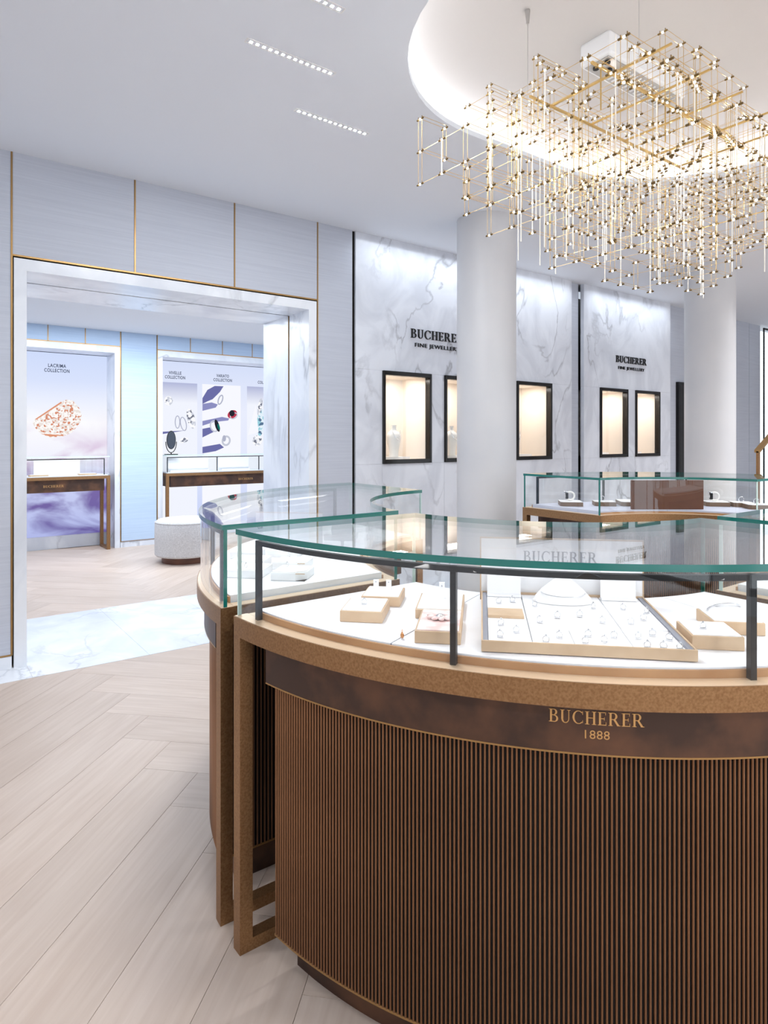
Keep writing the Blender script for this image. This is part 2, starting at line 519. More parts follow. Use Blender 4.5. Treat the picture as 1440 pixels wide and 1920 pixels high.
for (x, y, a) in planks[300:]:
    t = random.randrange(4); mb = rest[t]; pm = plank_mb(PL, PW, random.uniform(0, 50), random.uniform(0, 50))
    i = len(mb.v); ca, sa = math.cos(a), math.sin(a)
    mb.v += [(x + vx * ca - vy * sa, y + vx * sa + vy * ca, vz) for vx, vy, vz in pm.v]
    mb.f += [tuple(i + j for j in f) for f in pm.f]; mb.m += [t] * 5; mb.uv += pm.uv
allm = MB(); allm.uv = []
for mb in rest:
    i = len(allm.v); allm.v += mb.v; allm.f += [tuple(i + j for j in f) for f in mb.f]; allm.m += mb.m; allm.uv += mb.uv
me = bpy.data.meshes.new('far_planks'); me.from_pydata(allm.v, [], allm.f)
for w in WOOD: me.materials.append(w)
me.polygons.foreach_set('material_index', allm.m)
ul = me.uv_layers.new(name='UVMap'); ul.data.foreach_set('uv', [c for p in allm.uv for c in p]); me.update()
o = link('far_planks', me, floor); o['kind'] = 'stuff'
# marble threshold and border along the wall
th_ = thing('floor_threshold', 'white marble threshold band running through the portal and along the wall', 'floor', kind='structure')
for (a, b) in ((X0, 0.605), (0.605, 1.32), (1.32, 2.03), (2.03, 2.733)):
    yb = 6.02 if a >= 0.6 else YW + .02
    MB().box(a + .0008, b - .0008, 4.535, yb, -0.02, 0.002).obj('marble_slab', M['marble_floor'], th_)
MB().box(2.734, 6.3, 4.535, YW + .04, -0.02, 0.002).obj('marble_slab', M['marble_floor'], th_)
MB().box(6.301, X1, 4.535, YW + .04, -0.02, 0.002).obj('marble_slab', M['marble_floor'], th_)

# ---- ceiling with the oval dome
ST_R, ST_A, ST_B, ST_Y = 1.03, 2.77, 3.66, 1.83
def stadium(r, n=28):
    pts = []
    for k in range(n + 1):
        a = -PI / 2 + PI * k / n
        pts.append((ST_B + r * math.cos(a), ST_Y + r * math.sin(a)))
    for k in range(n + 1):
        a = PI / 2 + PI * k / n
        pts.append((ST_A + r * math.cos(a), ST_Y + r * math.sin(a)))
    return pts
ceil = thing('ceiling', 'flat white ceiling of the hall with a recessed oval dome', 'ceiling', kind='structure')
bm = bmesh.new()
outer = [bm.verts.new(p) for p in ((X0, Y0, ZC), (X1, Y0, ZC), (X1, YW + .3, ZC), (X0, YW + .3, ZC))]
inner = [bm.verts.new((x, y, ZC)) for x, y in stadium(ST_R)]
eds = [bm.edges.new((outer[i], outer[(i + 1) % 4])) for i in range(4)] + [bm.edges.new((inner[i], inner[(i + 1) % len(inner)])) for i in range(len(inner))]
bmesh.ops.triangle_fill(bm, use_beauty=True, edges=eds)
res = bmesh.ops.extrude_face_region(bm, geom=bm.faces[:])
for v in [g for g in res['geom'] if isinstance(g, bmesh.types.BMVert)]: v.co.z += 0.03
bmesh.ops.recalc_face_normals(bm, faces=bm.faces)
me = bpy.data.meshes.new('ceiling_board'); bm.to_mesh(me); bm.free(); me.materials.append(M['ceiling'])
link('ceiling_board', me, ceil)
dome = MB()
prof = [(ST_R + .16, ZC + .03), (ST_R + .16, ZC + .07)]
for k in range(1, 11):
    a = PI / 2 * k / 10
    prof.append((ST_R + .16 - .62 * (1 - math.cos(a)), ZC + .07 + .17 * math.sin(a)))
rings = [stadium(max(r, .02)) for r, z in prof]
n = len(rings[0])
for r_, (rr, z) in zip(rings, prof):
    dome.v += [(x, y, z) for x, y in r_]
for j in range(len(prof) - 1):
    for k in range(n):
        l = (k + 1) % n
        dome.f.append((j * n + k, j * n + l, (j + 1) * n + l, (j + 1) * n + k)); dome.m.append(0)
dome.f.append(tuple((len(prof) - 1) * n + k for k in range(n))); dome.m.append(0)
d = dome.obj('dome_shell', M['dome'], ceil, smooth=True)
sol = d.modifiers.new('thickness', 'SOLIDIFY'); sol.thickness = 0.02; sol.offset = 1
ZD = prof[-1][1]
cov = MB()
pi_, po_ = stadium(ST_R + .09), stadium(ST_R + .12)
for k in range(n):
    l = (k + 1) % n
    z0, z1 = ZC + .031, ZC + .043
    cov.quad([(*pi_[k], z1), (*po_[k], z1), (*po_[l], z1), (*pi_[l], z1)])
    cov.quad([(*pi_[k], z0), (*pi_[k], z1), (*pi_[l], z1), (*pi_[l], z0)])
    cov.quad([(*po_[k], z0), (*po_[k], z1), (*po_[l], z1), (*po_[l], z0)])
cov.obj('cove_light_strip', M['cove_led'], ceil)
MB().box(X0, X1, YW + .3, YF + 1.2, ZC + .6, ZC + .64).obj('roof_slab', M['ceiling'], ceil)

# ceiling downlight slots in view
for nm, (xa, xb, y) in zip(('between its two neighbours', 'nearest the fabric wall', 'cut by the picture top'),
                           ((1.257, 1.745, 2.80), (1.749, 2.255, 3.23), (1.03, 1.518, 2.36))):
    t = thing('ceiling_downlight', 'white linear downlight with a row of small lenses, ' + nm, 'light', ((xa + xb) / 2, y, ZC), 0, 'linear downlights in the white ceiling')
    hw = (xb - xa) / 2
    f = MB(); f.box(-hw, hw, -.020, -.016, -.002, 0); f.box(-hw, hw, .016, .020, -.002, 0)
    f.box(-hw, -hw + .005, -.016, .016, -.002, 0); f.box(hw - .005, hw, -.016, .016, -.002, 0)
    f.obj('trim', M['white_metal'], t)
    lb = MB().box(-.006, .006, -.006, .006, -.003, 0); lb.m[0] = 1
    lens = lb.mesh('lens', [M['white_metal'], M['slot_led']])
    for k in range(14):
        link('lens', lens, t, (-hw + .026 + k * (2 * hw - .052) / 13, 0, 0))

# ---- enclosing walls out of view; front window openings added to let fill daylight in
wl = thing('wall_left', 'plain white side wall of the hall', 'wall', kind='structure')
MB().box(X0 - .2, X0, Y0, YW + .9, 0, ZC).obj('wall_body', M['ceiling'], wl)
wr = thing('wall_right', 'plain white end wall of the hall', 'wall', kind='structure')
MB().box(X1, X1 + .2, Y0, YW + .05, 0, ZC).obj('wall_body', M['ceiling'], wr)
wf = thing('wall_front', 'unseen front wall with tall openings added to let in fill daylight', 'wall', kind='structure')
fill_wins = [(-2.2, 0.8), (1.6, 4.6), (5.4, 8.4), (9.2, 12.4)]
edges = [X0] + [e for w in fill_wins for e in w] + [X1]
fb = MB()
for i in range(0, len(edges), 2): fb.box(edges[i], edges[i + 1], Y0 - .2, Y0, 0, ZC)
for a, b in fill_wins: fb.box(a, b, Y0 - .2, Y0, 0, .15); fb.box(a, b, Y0 - .2, Y0, 3.15, ZC)
fb.obj('wall_body', M['ceiling'], wf)
for i, (a, b) in enumerate(fill_wins):
    w = thing('window_%d' % (i + 2), 'unseen black framed opening added for fill daylight, %s from the side wall, in the front wall' % ('first', 'second', 'third', 'fourth')[i], 'window', kind='structure')
    f = MB()
    for x in (a, (a + b) / 2 - .03, b - .06): f.box(x, x + .06, Y0 - .13, Y0 - .07, .15, 3.15)
    f.box(a, b, Y0 - .13, Y0 - .07, .15, .21); f.box(a, b, Y0 - .13, Y0 - .07, 3.09, 3.15)
    f.obj('window_frame', M['black'], w)

# ---- back wall with portal
wb = thing('wall_back', 'tall grey fabric panelled wall with brass joints around the marble portal', 'wall', kind='structure')
OX0, OX1, OZ = 0.605, 2.733, 2.605            # clear opening
FX0, FX1, FZ = 0.519, 2.820, 2.694            # marble border outside edge
YB = 5.68
core = MB()
core.box(X0, FX0, YW + .02, YB, 0, ZC); core.box(FX0, FX1, YW + .02, YB, FZ, ZC); core.box(FX1, 3.216, YW + .02, YB, 0, ZC)
core.obj('wall_core', M['dark'], wb)
g = .006
for (a, b, z0, z1) in ((X0, FX0, .085, ZC), (FX0, 1.295, FZ, ZC), (1.295, 2.059, FZ, ZC), (2.059, FX1, FZ, ZC), (FX1, 3.216 - .03, .085, ZC)):
    MB().box(a + g, b - g, YW, YW + .03, z0 + g, z1).obj('fabric_panel', M['fabric'], wb)
MB().box(X0, FX0, YW, YW + .03, 0, .08).obj('plinth_strip', M['marble_frame'], wb)
MB().box(FX1, 3.2, YW, YW + .03, 0, .08).obj('plinth_strip', M['marble_frame'], wb)
for x, z0 in ((FX0, .085), (1.295, FZ), (2.059, FZ), (FX1, .085)):
    MB().box(x - .005, x + .005, YW - .004, YW + .02, z0, ZC).obj('brass_joint', M['brass_trim'], wb)
MB().box(FX0, FX1, YW - .005, YW + .02, FZ - .002, FZ + .009).obj('brass_joint', M['brass_trim'], wb)
MB().box(X0, FX0, YW - .004, YW + .02, .082, .092).obj('brass_joint', M['brass_trim'], wb)
# marble portal frame
pf = thing('trim_1', 'broad white marble portal surround leading to the blue salon', 'portal', kind='structure')
gap0, gap1 = 5.150, 5.178
for (ya, yb, nm) in ((YW - .004, gap0, 'front'), (gap1, YB, 'rear')):
    MB().box(FX0 + .012, OX0, ya, yb, 0, FZ - .012).obj('jamb', M['marble_frame'], pf)
    MB().box(OX1, FX1 - .012, ya, yb, 0, FZ - .012).obj('jamb', M['marble_frame'], pf)
    MB().box(OX0, OX1, ya, yb, OZ, FZ - .012).obj('lintel', M['marble_frame'], pf)
MB().box(FX0 + .02, OX0 - .02, gap0, gap1, 0, FZ - .02).obj('door_track', M['dark'], pf)
MB().box(OX1 + .02, FX1 - .02, gap0, gap1, 0, FZ - .02).obj('door_track', M['dark'], pf)
MB().box(OX0, OX1, gap0, gap1, OZ + .02, FZ - .02).obj('door_track', M['dark'], pf)
MB().box(OX1 + .002, OX1 + .02, gap1 - .006, gap1, 0, OZ).obj('track_edge', M['brass_trim'], pf)

# ---- marble wall with display windows
wm = thing('wall_marble', 'veined white marble wall bays holding the lit display windows', 'wall', kind='structure')
WZ0, WZ1 = 1.262, 2.132
WINS = [(3.515, 4.103), (4.282, 4.870), (5.337, 5.925), (6.852, 7.437), (7.618, 8.189)]
def bay(xa, xb, ws):
    MB().box(xa, xb, YW, YW + .05, WZ1, ZC).obj('marble_slab', M['marble'], wm)
    xs = [xa] + [e for w in ws for e in w] + [xb]
    for i in range(0, len(xs), 2):
        MB().box(xs[i] + .001, xs[i + 1] - .001, YW, YW + .05, WZ0, WZ1 - .001).obj('marble_slab', M['marble'], wm)
    cuts = [xa] + [w[0] for w in ws] + [xb]
    for i in range(len(cuts) - 1):
        MB().box(cuts[i] + .0012, cuts[i + 1] - .0012, YW, YW + .05, .002, WZ0 - .001).obj('marble_slab', M['marble'], wm)
bay(3.216, 6.302, WINS[:3])
bay(6.536, 8.471, WINS[3:])
# recessed fabric strips between and beyond the bays
FR = YW + .06
MB().box(3.186, 3.216, FR - .03, FR + .02, 0, ZC).obj('shadow_gap', M['dark'], wm)
MB().box(6.302, 6.505, FR, FR + .04, 0, ZC).obj('fabric_panel', M['fabric'], wm)
MB().box(6.505, 6.536, FR + .02, FR + .04, 0, ZC).obj('shadow_gap', M['dark'], wm)
MB().box(8.471, 10.02, FR, FR + .04, 0, ZC).obj('fabric_panel', M['fabric'], wm)
MB().box(10.03, 10.92, FR - .01, FR + .04, 0, ZC).obj('fabric_panel', M['fabric'], wm)
MB().box(10.92, 10.95, FR + .02, FR + .04, 0, ZC).obj('shadow_gap', M['dark'], wm)
MB().box(10.95, 11.34, FR, FR + .04, 0, ZC).obj('fabric_panel', M['fabric'], wm)
MB().box(3.2, 12.95, YW + .62, YW + .9, 0, ZC).obj('wall_core', M['ceiling'], wm) if False else None
bk = MB(); bk.box(3.2, 11.34, 5.36, 5.6, 0, ZC); bk.box(3.2, 3.3, 4.87, 5.36, 0, ZC); bk.box(11.3, 11.34, 4.87, 5.36, 0, ZC)
bk.obj('wall_core', M['dark'], wm)
wn = thing('window_1', 'black framed bright window at the far end of the fabric wall', 'window', kind='structure')
f = MB(); f.box(11.34, 11.37, YW, YW + .016, 0, 3.33); f.box(12.9, 12.95, YW, YW + .016, 0, 3.33); f.box(11.37, 12.9, YW, YW + .016, 3.30, 3.33)
f.obj('window_frame', M['black'], wn)
MB().box(11.37, 12.9, YW + .004, YW + .012, 0, 3.30).obj('pane', M['glass'], wn)
f = MB(); f.box(8.74, 9.5, YW + .01, YW + .058, .3, 2.28)
dm = thing('door_1', 'tall black framed dark mirror door beside the marble bay', 'door', kind='structure')
MB().box(8.76, 9.48, YW + .03, YW + .055, 0, 2.26).obj('door_leaf', M['frame_black'], dm)
f = MB(); f.box(8.72, 8.76, YW + .015, YW + .058, 0, 2.30); f.box(9.48, 9.52, YW + .015, YW + .058, 0, 2.30); f.box(8.76, 9.48, YW + .015, YW + .058, 2.26, 2.30)
f.obj('door_frame', M['black'], dm)

# display windows
ordw = ['display window left of the other one under the larger bay lettering', 'display window half hidden behind the near white column',
        'display window just beyond the near white column', 'display window on the left under the far bay lettering', 'display window on the right under the far bay lettering']
for i, (a, b) in enumerate(WINS):
    t = thing('display_window', 'black framed lit cream ' + ordw[i], 'display window', ((a + b) / 2, YW, WZ0), 0, 'display windows in the marble wall')
    hw, hh = (b - a) / 2, WZ1 - WZ0
    fw, ft = .026, .040
    f = MB()
    f.box(-hw, -hw + fw, -.022, .05, 0, hh); f.box(hw - fw, hw, -.022, .05, 0, hh)
    f.box(-hw + fw, hw - fw, -.022, .05, 0, ft); f.box(-hw + fw, hw - fw, -.022, .05, hh - ft, hh)
    frm = f.obj('frame', M['frame_black'], t, bevel=.003)
    nb = MB(); D = .42
    nb.box(-hw + .004, -hw + fw, .05, D, .01, hh - .01); nb.box(hw - fw, hw - .004, .05, D, .01, hh - .01)
    nb.box(-hw + .004, hw - .004, D, D + .02, .01, hh - .01); nb.box(-hw + .004, hw - .004, .05, D, hh - .03, hh - .01); nb.box(-hw + .004, hw - .004, .05, D, .01, .03)
    nb.obj('niche', M['cream'], t)
    MB().box(-hw + fw, hw - fw, .012, .02, ft, hh - ft).obj('pane', M['glass'], frm)
    MB().box(-hw + .06, hw - .10, .20, .38, .03, .055).obj('shelf_plate', M['pad'], t)
    la = area('display_window_lamp', ((a + b) / 2 - .05, YW + .20, WZ1 - .045), hw * 1.2, .12, 2.3, (1.0, .96, .92))

def bust(loc, rz, label):
    t = thing('necklace_bust', label, 'jewellery bust', loc, rz, 'white necklace busts')
    mb = MB()
    prof = [(.062, 0), (.062, .008), (.058, .03), (.070, .09), (.088, .15), (.094, .19), (.088, .222), (.066, .245), (.040, .258), (.032, .275), (.031, .30), (.037, .312)]
    mb.lathe(prof, 28, (0, 0), 0, 1.0, .55)
    o = mb.obj('bust_form', M['bust'], t, smooth=True)
    nk = MB()
    P = []
    for k in range(21):
        u = k / 20 * 2 - 1
        P.append(Vector((u * .062, -.030 - .022 * (1 - u * u), .262 - .085 * (1 - u * u) ** .8)))
    for k in range(20): nk.tube(P[k], P[k + 1], .003, 5)
    nk.lathe([(.001, .165), (.008, .172), (.001, .182)], 8, (0, -.053))
    nk.obj('necklace', M['silver'], t)
    return t
bust((3.80, YW + .20, WZ0 + .056), .25, 'white bust with a fine necklace in the window left of the lettering centre')
bust((4.56, YW + .20, WZ0 + .056), .25, 'white bust in the window half covered by the near column')
bust((5.54, YW + .20, WZ0 + .056), .25, 'white bust cut by the frame of the window beyond the near column')
for (x, lab) in ((6.98, 'low white display block in the left window of the far bay'), (7.74, 'white display block with a small step in the right window of the far bay')):
    t = thing('display_block', lab, 'display block', (x, YW + .27, WZ0 + .056), 0, 'white display blocks')
    MB().box(-.07, .07, -.05, .05, 0, .05).obj('block', M['pad'], t, bevel=.004)
    MB().torus((0, 0, .075), .022, .003, 'Y').obj('bracelet', M['silver'], t, smooth=True)

# wall signs
def wall_sign(cx, where):
    t = thing('wall_sign', 'black raised letters BUCHERER FINE JEWELLERY ' + where, 'sign', (cx, YW, 2.386), 0, 'black wall lettering')
    for ch, quads in zip('BUCHERER', serif_word('BUCHERER', .086, .685)):
        letter_mb(quads, .012, lambda x, y, z: (x, -z, y + .084)).obj('letter', M['black_text'], t)
    me = sans_mesh('FINE JEWELLERY', .054, M['black_text'], .005, 1.12, .585)
    o = link('lettering', me, t, (0, -.005, 0), (PI / 2, 0, 0))
wall_sign(4.192, 'on the marble partly behind the near column')
wall_sign(7.528, 'on the far marble bay above two windows')

# ---- columns
for (x, y, lab) in ((3.969, 3.907, 'round white column hiding part of the nearer wall lettering'), (6.97, 3.50, 'round white column farther away behind the brown panel counter')):
    mb = MB(); mb.lathe([(.252, 0), (.252, ZC)], 64, (0, 0), 0, cap=False)
    t = thing('column', lab, 'column', (x, y, 0), 0, 'round white columns', 'structure')
    mb.obj('shaft', M['column'], t, smooth=True)
    b = MB(); b.lathe([(.258, 0), (.258, .10), (.254, .105)], 64, (0, 0), 0, cap=False); b.obj('base_ring', M['column'], t, smooth=True)

# ---- salon beyond the portal
ZS = 2.966
cs = thing('ceiling_salon', 'white ceiling of the salon beyond the portal', 'ceiling', kind='structure')
MB().box(-2.0, 6.6, YB, YF + .5, ZS, ZS + .05).obj('ceiling_board', M['ceiling'], cs)
sl_ = thing('wall_salon', 'pale blue fabric wall of the salon with brass joints and marble niches', 'wall', kind='structure')
MB().box(-2.1, -2.0, YB, YF + .5, 0, ZS).obj('side_wall', M['fabric_blue'], sl_)
MB().box(6.6, 6.7, YB, YF + .5, 0, ZS).obj('side_wall', M['fabric_blue'], sl_)
w_ = MB(); w_.box(-2.0, .519, YB, YB + .02, 0, ZS); w_.box(2.82, 6.6, YB, YB + .02, 0, ZS); w_.box(.519, 2.82, YB, YB + .02, FZ, ZS)
w_.obj('side_wall', M['ceiling'], sl_)
NZ, YN = 2.758, 9.65
NL, NR = (0.30, 2.296), (2.794, 5.70)     # niche outer edges
for (a, b) in ((-2.0, NL[0]), (NL[1], NR[0]), (NR[1], 6.6)):
    MB().box(a + .012, b - .012, YF, YF + .04, .085, ZS).obj('fabric_panel', M['fabric_blue'], sl_)
    MB().box(a, b, YF + .004, YF + .04, 0, .08).obj('plinth_strip', M['marble_frame'], sl_)
    MB().box(a + .004, b - .004, YF - .003, YF + .02, .079, .086).obj('brass_joint', M['brass_trim'], sl_)
for jx in ([.50, .95, 1.404, 1.85], [3.27, 3.761, 4.246, 4.73, 5.21]):
    lo, hi = (NL if jx[0] < 2 else NR)
    xs = [lo] + jx + [hi]
    for i in range(len(xs) - 1):
        MB().box(xs[i] + .006, xs[i + 1] - .006, YF, YF + .04, NZ + .008, ZS).obj('fabric_panel', M['fabric_blue'], sl_)
    for x in jx:
        MB().box(x - .005, x + .005, YF - .003, YF + .02, NZ, ZS).obj('brass_joint', M['brass_trim'], sl_)
    MB().box(lo, hi, YF - .003, YF + .02, NZ - .004, NZ + .007).obj('brass_joint', M['brass_trim'], sl_)
    for x in (lo, hi):
        MB().box(x - .005, x + .005, YF - .003, YF + .02, .08, ZS).obj('brass_joint', M['brass_trim'], sl_)
    MB().box(lo + .006, lo + .075, YF, YN, 0, NZ - .005).obj('niche_jamb', M['marble_frame'], sl_)
    MB().box(hi - .075, hi - .006, YF, YN, 0, NZ - .005).obj('niche_jamb', M['marble_frame'], sl_)
    MB().box(lo + .075, hi - .075, YF, YN, 2.668, NZ - .005).obj('niche_head', M['marble_frame'], sl_)
    MB().box(lo + .075, hi - .075, YN, YN + .06, 0, .175).obj('niche_base', M['marble_frame'], sl_)
MB().box(-2.0, 6.6, YN + .06, YN + .12, 0, ZS).obj('wall_core', M['dark'], sl_)

# ================================================================== SALON OBJECTS
def lightbox_mat(name, stops, cloud=None, cloud_mask=None, strength=1.0, seed=0.0, nscale=1.3):
    m, nt, p, o = newmat(name); nt.nodes.remove(p); L = nt.links.new
    tc = N(nt, 'ShaderNodeTexCoord'); sx = N(nt, 'ShaderNodeSeparateXYZ'); L(tc.outputs['Object'], sx.inputs[0])
    mr = N(nt, 'ShaderNodeMapRange'); mr.inputs['From Min'].default_value = .18; mr.inputs['From Max'].default_value = 2.66
    L(sx.outputs['Z'], mr.inputs[0])
    r = ramp(nt, stops); L(mr.outputs[0], r.inputs[0])
    out = r.outputs[0]
    if cloud:
        mp = N(nt, 'ShaderNodeMapping'); mp.inputs['Location'].default_value = (seed, 0, seed); mp.inputs['Rotation'].default_value = (0, .6, 0); mp.inputs['Scale'].default_value = (.8, 1, 1.7)
        L(tc.outputs['Object'], mp.inputs[0])
        nz = N(nt, 'ShaderNodeTexNoise'); nz.inputs['Scale'].default_value = nscale; nz.inputs['Detail'].default_value = 4; nz.inputs['Distortion'].default_value = 1.4; nz.inputs['Roughness'].default_value = .45
        L(mp.outputs[0], nz.inputs['Vector'])
        rc = ramp(nt, [(.42, (0, 0, 0, 1)), (.66, (1, 1, 1, 1))]); L(nz.outputs['Fac'], rc.inputs[0])
        rk = ramp(nt, cloud_mask); L(mr.outputs[0], rk.inputs[0])
        mu = N(nt, 'ShaderNodeMath', operation='MULTIPLY'); L(rc.outputs[0], mu.inputs[0]); L(rk.outputs[0], mu.inputs[1])
        rcol = ramp(nt, cloud); L(mr.outputs[0], rcol.inputs[0])
        mx = N(nt, 'ShaderNodeMix', data_type='RGBA'); L(mu.outputs[0], mx.inputs[0]); L(out, mx.inputs[6]); L(rcol.outputs[0], mx.inputs[7])
        out = mx.outputs[2]
    e = N(nt, 'ShaderNodeEmission'); e.inputs[1].default_value = strength * .76
    L(out, e.inputs[0]); L(e.outputs[0], o.inputs['Surface'])
    return m
g_ = lambda v: (v, v, v, 1)
LB1 = lightbox_mat('lightbox_rose_quartz', [(0.0, srgb(176, 184, 232)), (.30, srgb(206, 212, 246)), (.42, srgb(240, 240, 252)), (.62, srgb(252, 252, 255)), (.85, srgb(216, 226, 252)), (1.0, srgb(206, 219, 250))],
                   [(0.0, srgb(104, 92, 158)), (.3, srgb(120, 100, 164)), (.42, srgb(206, 170, 206)), (.6, srgb(222, 206, 232))],
                   [(0.0, g_(1)), (.30, g_(.95)), (.45, g_(.8)), (.60, g_(.25)), (.72, g_(0))], 1.0, 2.4)
LB2 = lightbox_mat('lightbox_white', [(0.0, srgb(196, 208, 246)), (.4, srgb(226, 232, 252)), (.7, srgb(232, 236, 252)), (1.0, srgb(212, 222, 248))])
def pcol(name, *c, s=.76): return emis(name, srgb(*c), s)
def speckle(name, c1, c2, c3, sc):
    m, nt, p, o = newmat(name); nt.nodes.remove(p); L = nt.links.new
    tc = N(nt, 'ShaderNodeTexCoord'); v = N(nt, 'ShaderNodeTexVoronoi'); v.inputs['Scale'].default_value = sc
    L(tc.outputs['Object'], v.inputs['Vector'])
    sp = N(nt, 'ShaderNodeSeparateColor'); L(v.outputs['Color'], sp.inputs[0])
    r = ramp(nt, [(.0, c1), (.38, c1), (.42, c2), (.74, c2), (.78, c3)]); r.color_ramp.interpolation = 'CONSTANT'
    L(sp.outputs[0], r.inputs[0])
    e = N(nt, 'ShaderNodeEmission'); e.inputs[1].default_value = .76; L(r.outputs[0], e.inputs[0]); L(e.outputs[0], o.inputs['Surface'])
    return m
PR = dict(ring=speckle('print_pave_rose', srgb(252, 250, 248), srgb(236, 226, 220), srgb(214, 140, 112), 48), rose=pcol('print_rose_gold', 222, 150, 118), dark=pcol('print_dark_gem', 36, 38, 50), red=pcol('print_red', 186, 60, 84),
          green=pcol('print_green', 20, 110, 100), silver=pcol('print_silver', 196, 200, 214), shadow=pcol('print_violet_shadow', 108, 110, 166), shade2=pcol('print_violet_shadow_pale', 140, 142, 192), white=pcol('print_white', 246, 247, 254),
          grey=pcol('print_grey', 176, 180, 200), text=pcol('print_text', 70, 78, 100), aqua=speckle('print_aqua_stones', srgb(226, 240, 250), srgb(150, 206, 220), srgb(92, 120, 150), 24), stones=speckle('print_white_stones', srgb(250, 250, 252), srgb(206, 210, 222), srgb(120, 124, 140), 30))
def grad_print(name, top, bot, z0, z1):
    m, nt, p, o = newmat(name); nt.nodes.remove(p); L = nt.links.new
    tc = N(nt, 'ShaderNodeTexCoord'); sx = N(nt, 'ShaderNodeSeparateXYZ'); L(tc.outputs['Object'], sx.inputs[0])
    mr = N(nt, 'ShaderNodeMapRange'); mr.inputs['From Min'].default_value = z0; mr.inputs['From Max'].default_value = z1; L(sx.outputs['Z'], mr.inputs[0])
    r = ramp(nt, [(0, bot), (.72, bot), (1, top)]); L(mr.outputs[0], r.inputs[0])
    e = N(nt, 'ShaderNodeEmission'); e.inputs[1].default_value = .76; L(r.outputs[0], e.inputs[0]); L(e.outputs[0], o.inputs['Surface'])
    return m
GP = grad_print('print_lilac_gradient', srgb(176, 182, 216), srgb(240, 243, 253), 1.25, 2.35)
YP = 9.64
def flat(poly, mat, parent, name='print', d=.001):
    """thin print: polygon in the plane of the lightbox (x, z)"""
    mb = MB(); mb.prism(poly, 0, .0012)
    mb.bend(lambda x, y, z: (x, YP - d - z, y))
    return mb.obj(name, mat, parent)
def oval(cx, cz, rx, rz, n=20, rot=0.0):
    return [(cx + rx * math.cos(a) * math.cos(rot) - rz * math.sin(a) * math.sin(rot), cz + rx * math.cos(a) * math.sin(rot) + rz * math.sin(a) * math.cos(rot)) for a in [2 * PI * k / n for k in range(n)]]
def band(cx, cz, rx, rz, w, mat, parent, rot=0.0, n=20):
    mb = MB(); o1, o2 = oval(cx, cz, rx, rz, n, rot), oval(cx, cz, rx - w, rz - w, n, rot)
    for k in range(n):
        l = (k + 1) % n
        mb.prism([o1[k], o1[l], o2[l], o2[k]], 0, .0012)
    mb.bend(lambda x, y, z: (x, YP - .003 - z, y))
    return mb.obj('print', mat, parent)
def title(lines, cx, ztop, parent):
    for k, (text, w) in enumerate(lines):
        me = sans_mesh(text, .066, PR['text'], 0.001, 1.1, w, .0012)
        link('lettering', me, parent, (cx, YP - .002, ztop - .05 - k * .066), (PI / 2, 0, 0))

p1 = thing('poster_lightbox', 'backlit poster reading LACRIMA COLLECTION with a pave ring over rose clouds', 'poster', group='backlit salon posters')
s1 = MB().box(NL[0] + .08, NL[1] - .078, YP, YP + .05, .178, 2.66).obj('screen', LB1, p1)
flat([(1.284, 1.709), (1.313, 1.643), (1.384, 1.563), (1.493, 1.51), (1.652, 1.53), (1.764, 1.579), (1.866, 1.718), (1.885, 1.829), (1.853, 1.925), (1.777, 2.02), (1.702, 2.031), (1.627, 2.001), (1.313, 1.757)], PR['ring'], s1)
flat([(1.313, 1.757), (1.33, 1.75), (1.64, 1.985), (1.627, 2.001)], PR['rose'], s1, d=.003)
flat([(1.384, 1.563), (1.40, 1.555), (1.66, 1.53), (1.652, 1.545), (1.50, 1.522)][::-1], PR['rose'], s1, d=.003)
title((('LACRIMA', .22), ('COLLECTION', .31)), 1.578, 2.515, s1)
P2 = thing('poster_lightbox', 'wide backlit poster reading VIVELLE COLLECTION and VARIATO COLLECTION', 'poster', group='backlit salon posters')
s2 = MB().box(NR[0] + .08, NR[1] - .08, YP, YP + .05, .178, 2.66).obj('screen', LB2, P2)
title((('VIVELLE', .19), ('COLLECTION', .305)), 3.186, 2.515, s2)
title((('VARIATO', .206), ('COLLECTION', .305)), 3.938, 2.513, s2)
title((('COLLECTION', .305),), 4.69, 2.445, s2)
pa = flat([(3.0, .22), (3.526, .22), (3.526, 2.342), (3.0, 2.342)], GP, P2, 'picture_panel', 0)
pb = flat([(3.605, .22), (4.238, .22), (4.238, 2.342), (3.605, 2.342)], PR['white'], P2, 'picture_panel', 0)
pc = flat([(4.348, .22), (4.95, .22), (4.95, 2.342), (4.348, 2.342)], GP, P2, 'picture_panel', 0)
for poly, c in (([(3.608, 2.122), (3.688, 2.254), (3.805, 2.321), (3.95, 2.323), (3.89, 2.23), (3.771, 2.112), (3.688, 2.076), (3.608, 2.033)], 'shadow'),
             ([(3.608, 2.033), (3.755, 2.062), (3.856, 2.033), (3.822, 1.983), (3.608, 1.926)], 'shade2'),
             ([(3.608, 1.769), (3.924, 1.839), (4.045, 1.817), (4.027, 1.784), (3.788, 1.755), (3.608, 1.696)], 'shade2'),
             ([(3.608, 1.648), (3.738, 1.674), (3.788, 1.601), (3.608, 1.515)], 'shadow'),
             ([(3.608, 1.368), (3.89, 1.414), (3.958, 1.357), (3.822, 1.301), (3.608, 1.268)], 'shadow')):
    flat(poly[::-1], PR[c], pb)
band(3.898, 2.108, .042, .085, .020, PR['grey'], pb, -.35)
flat(oval(4.097, 1.884, .085, .062, rot=.5), PR['red'], pb); flat(oval(4.09, 1.90, .045, .05), PR['dark'], pb, d=.004); band(4.12, 1.86, .07, .05, .016, PR['silver'], pb, .5)
band(3.80, 1.691, .075, .095, .022, PR['silver'], pb, .3); flat(oval(3.845, 1.70, .034, .10, rot=.3), PR['dark'], pb, d=.004); flat(oval(3.868, 1.68, .018, .05, rot=.3), PR['green'], pb, d=.006)
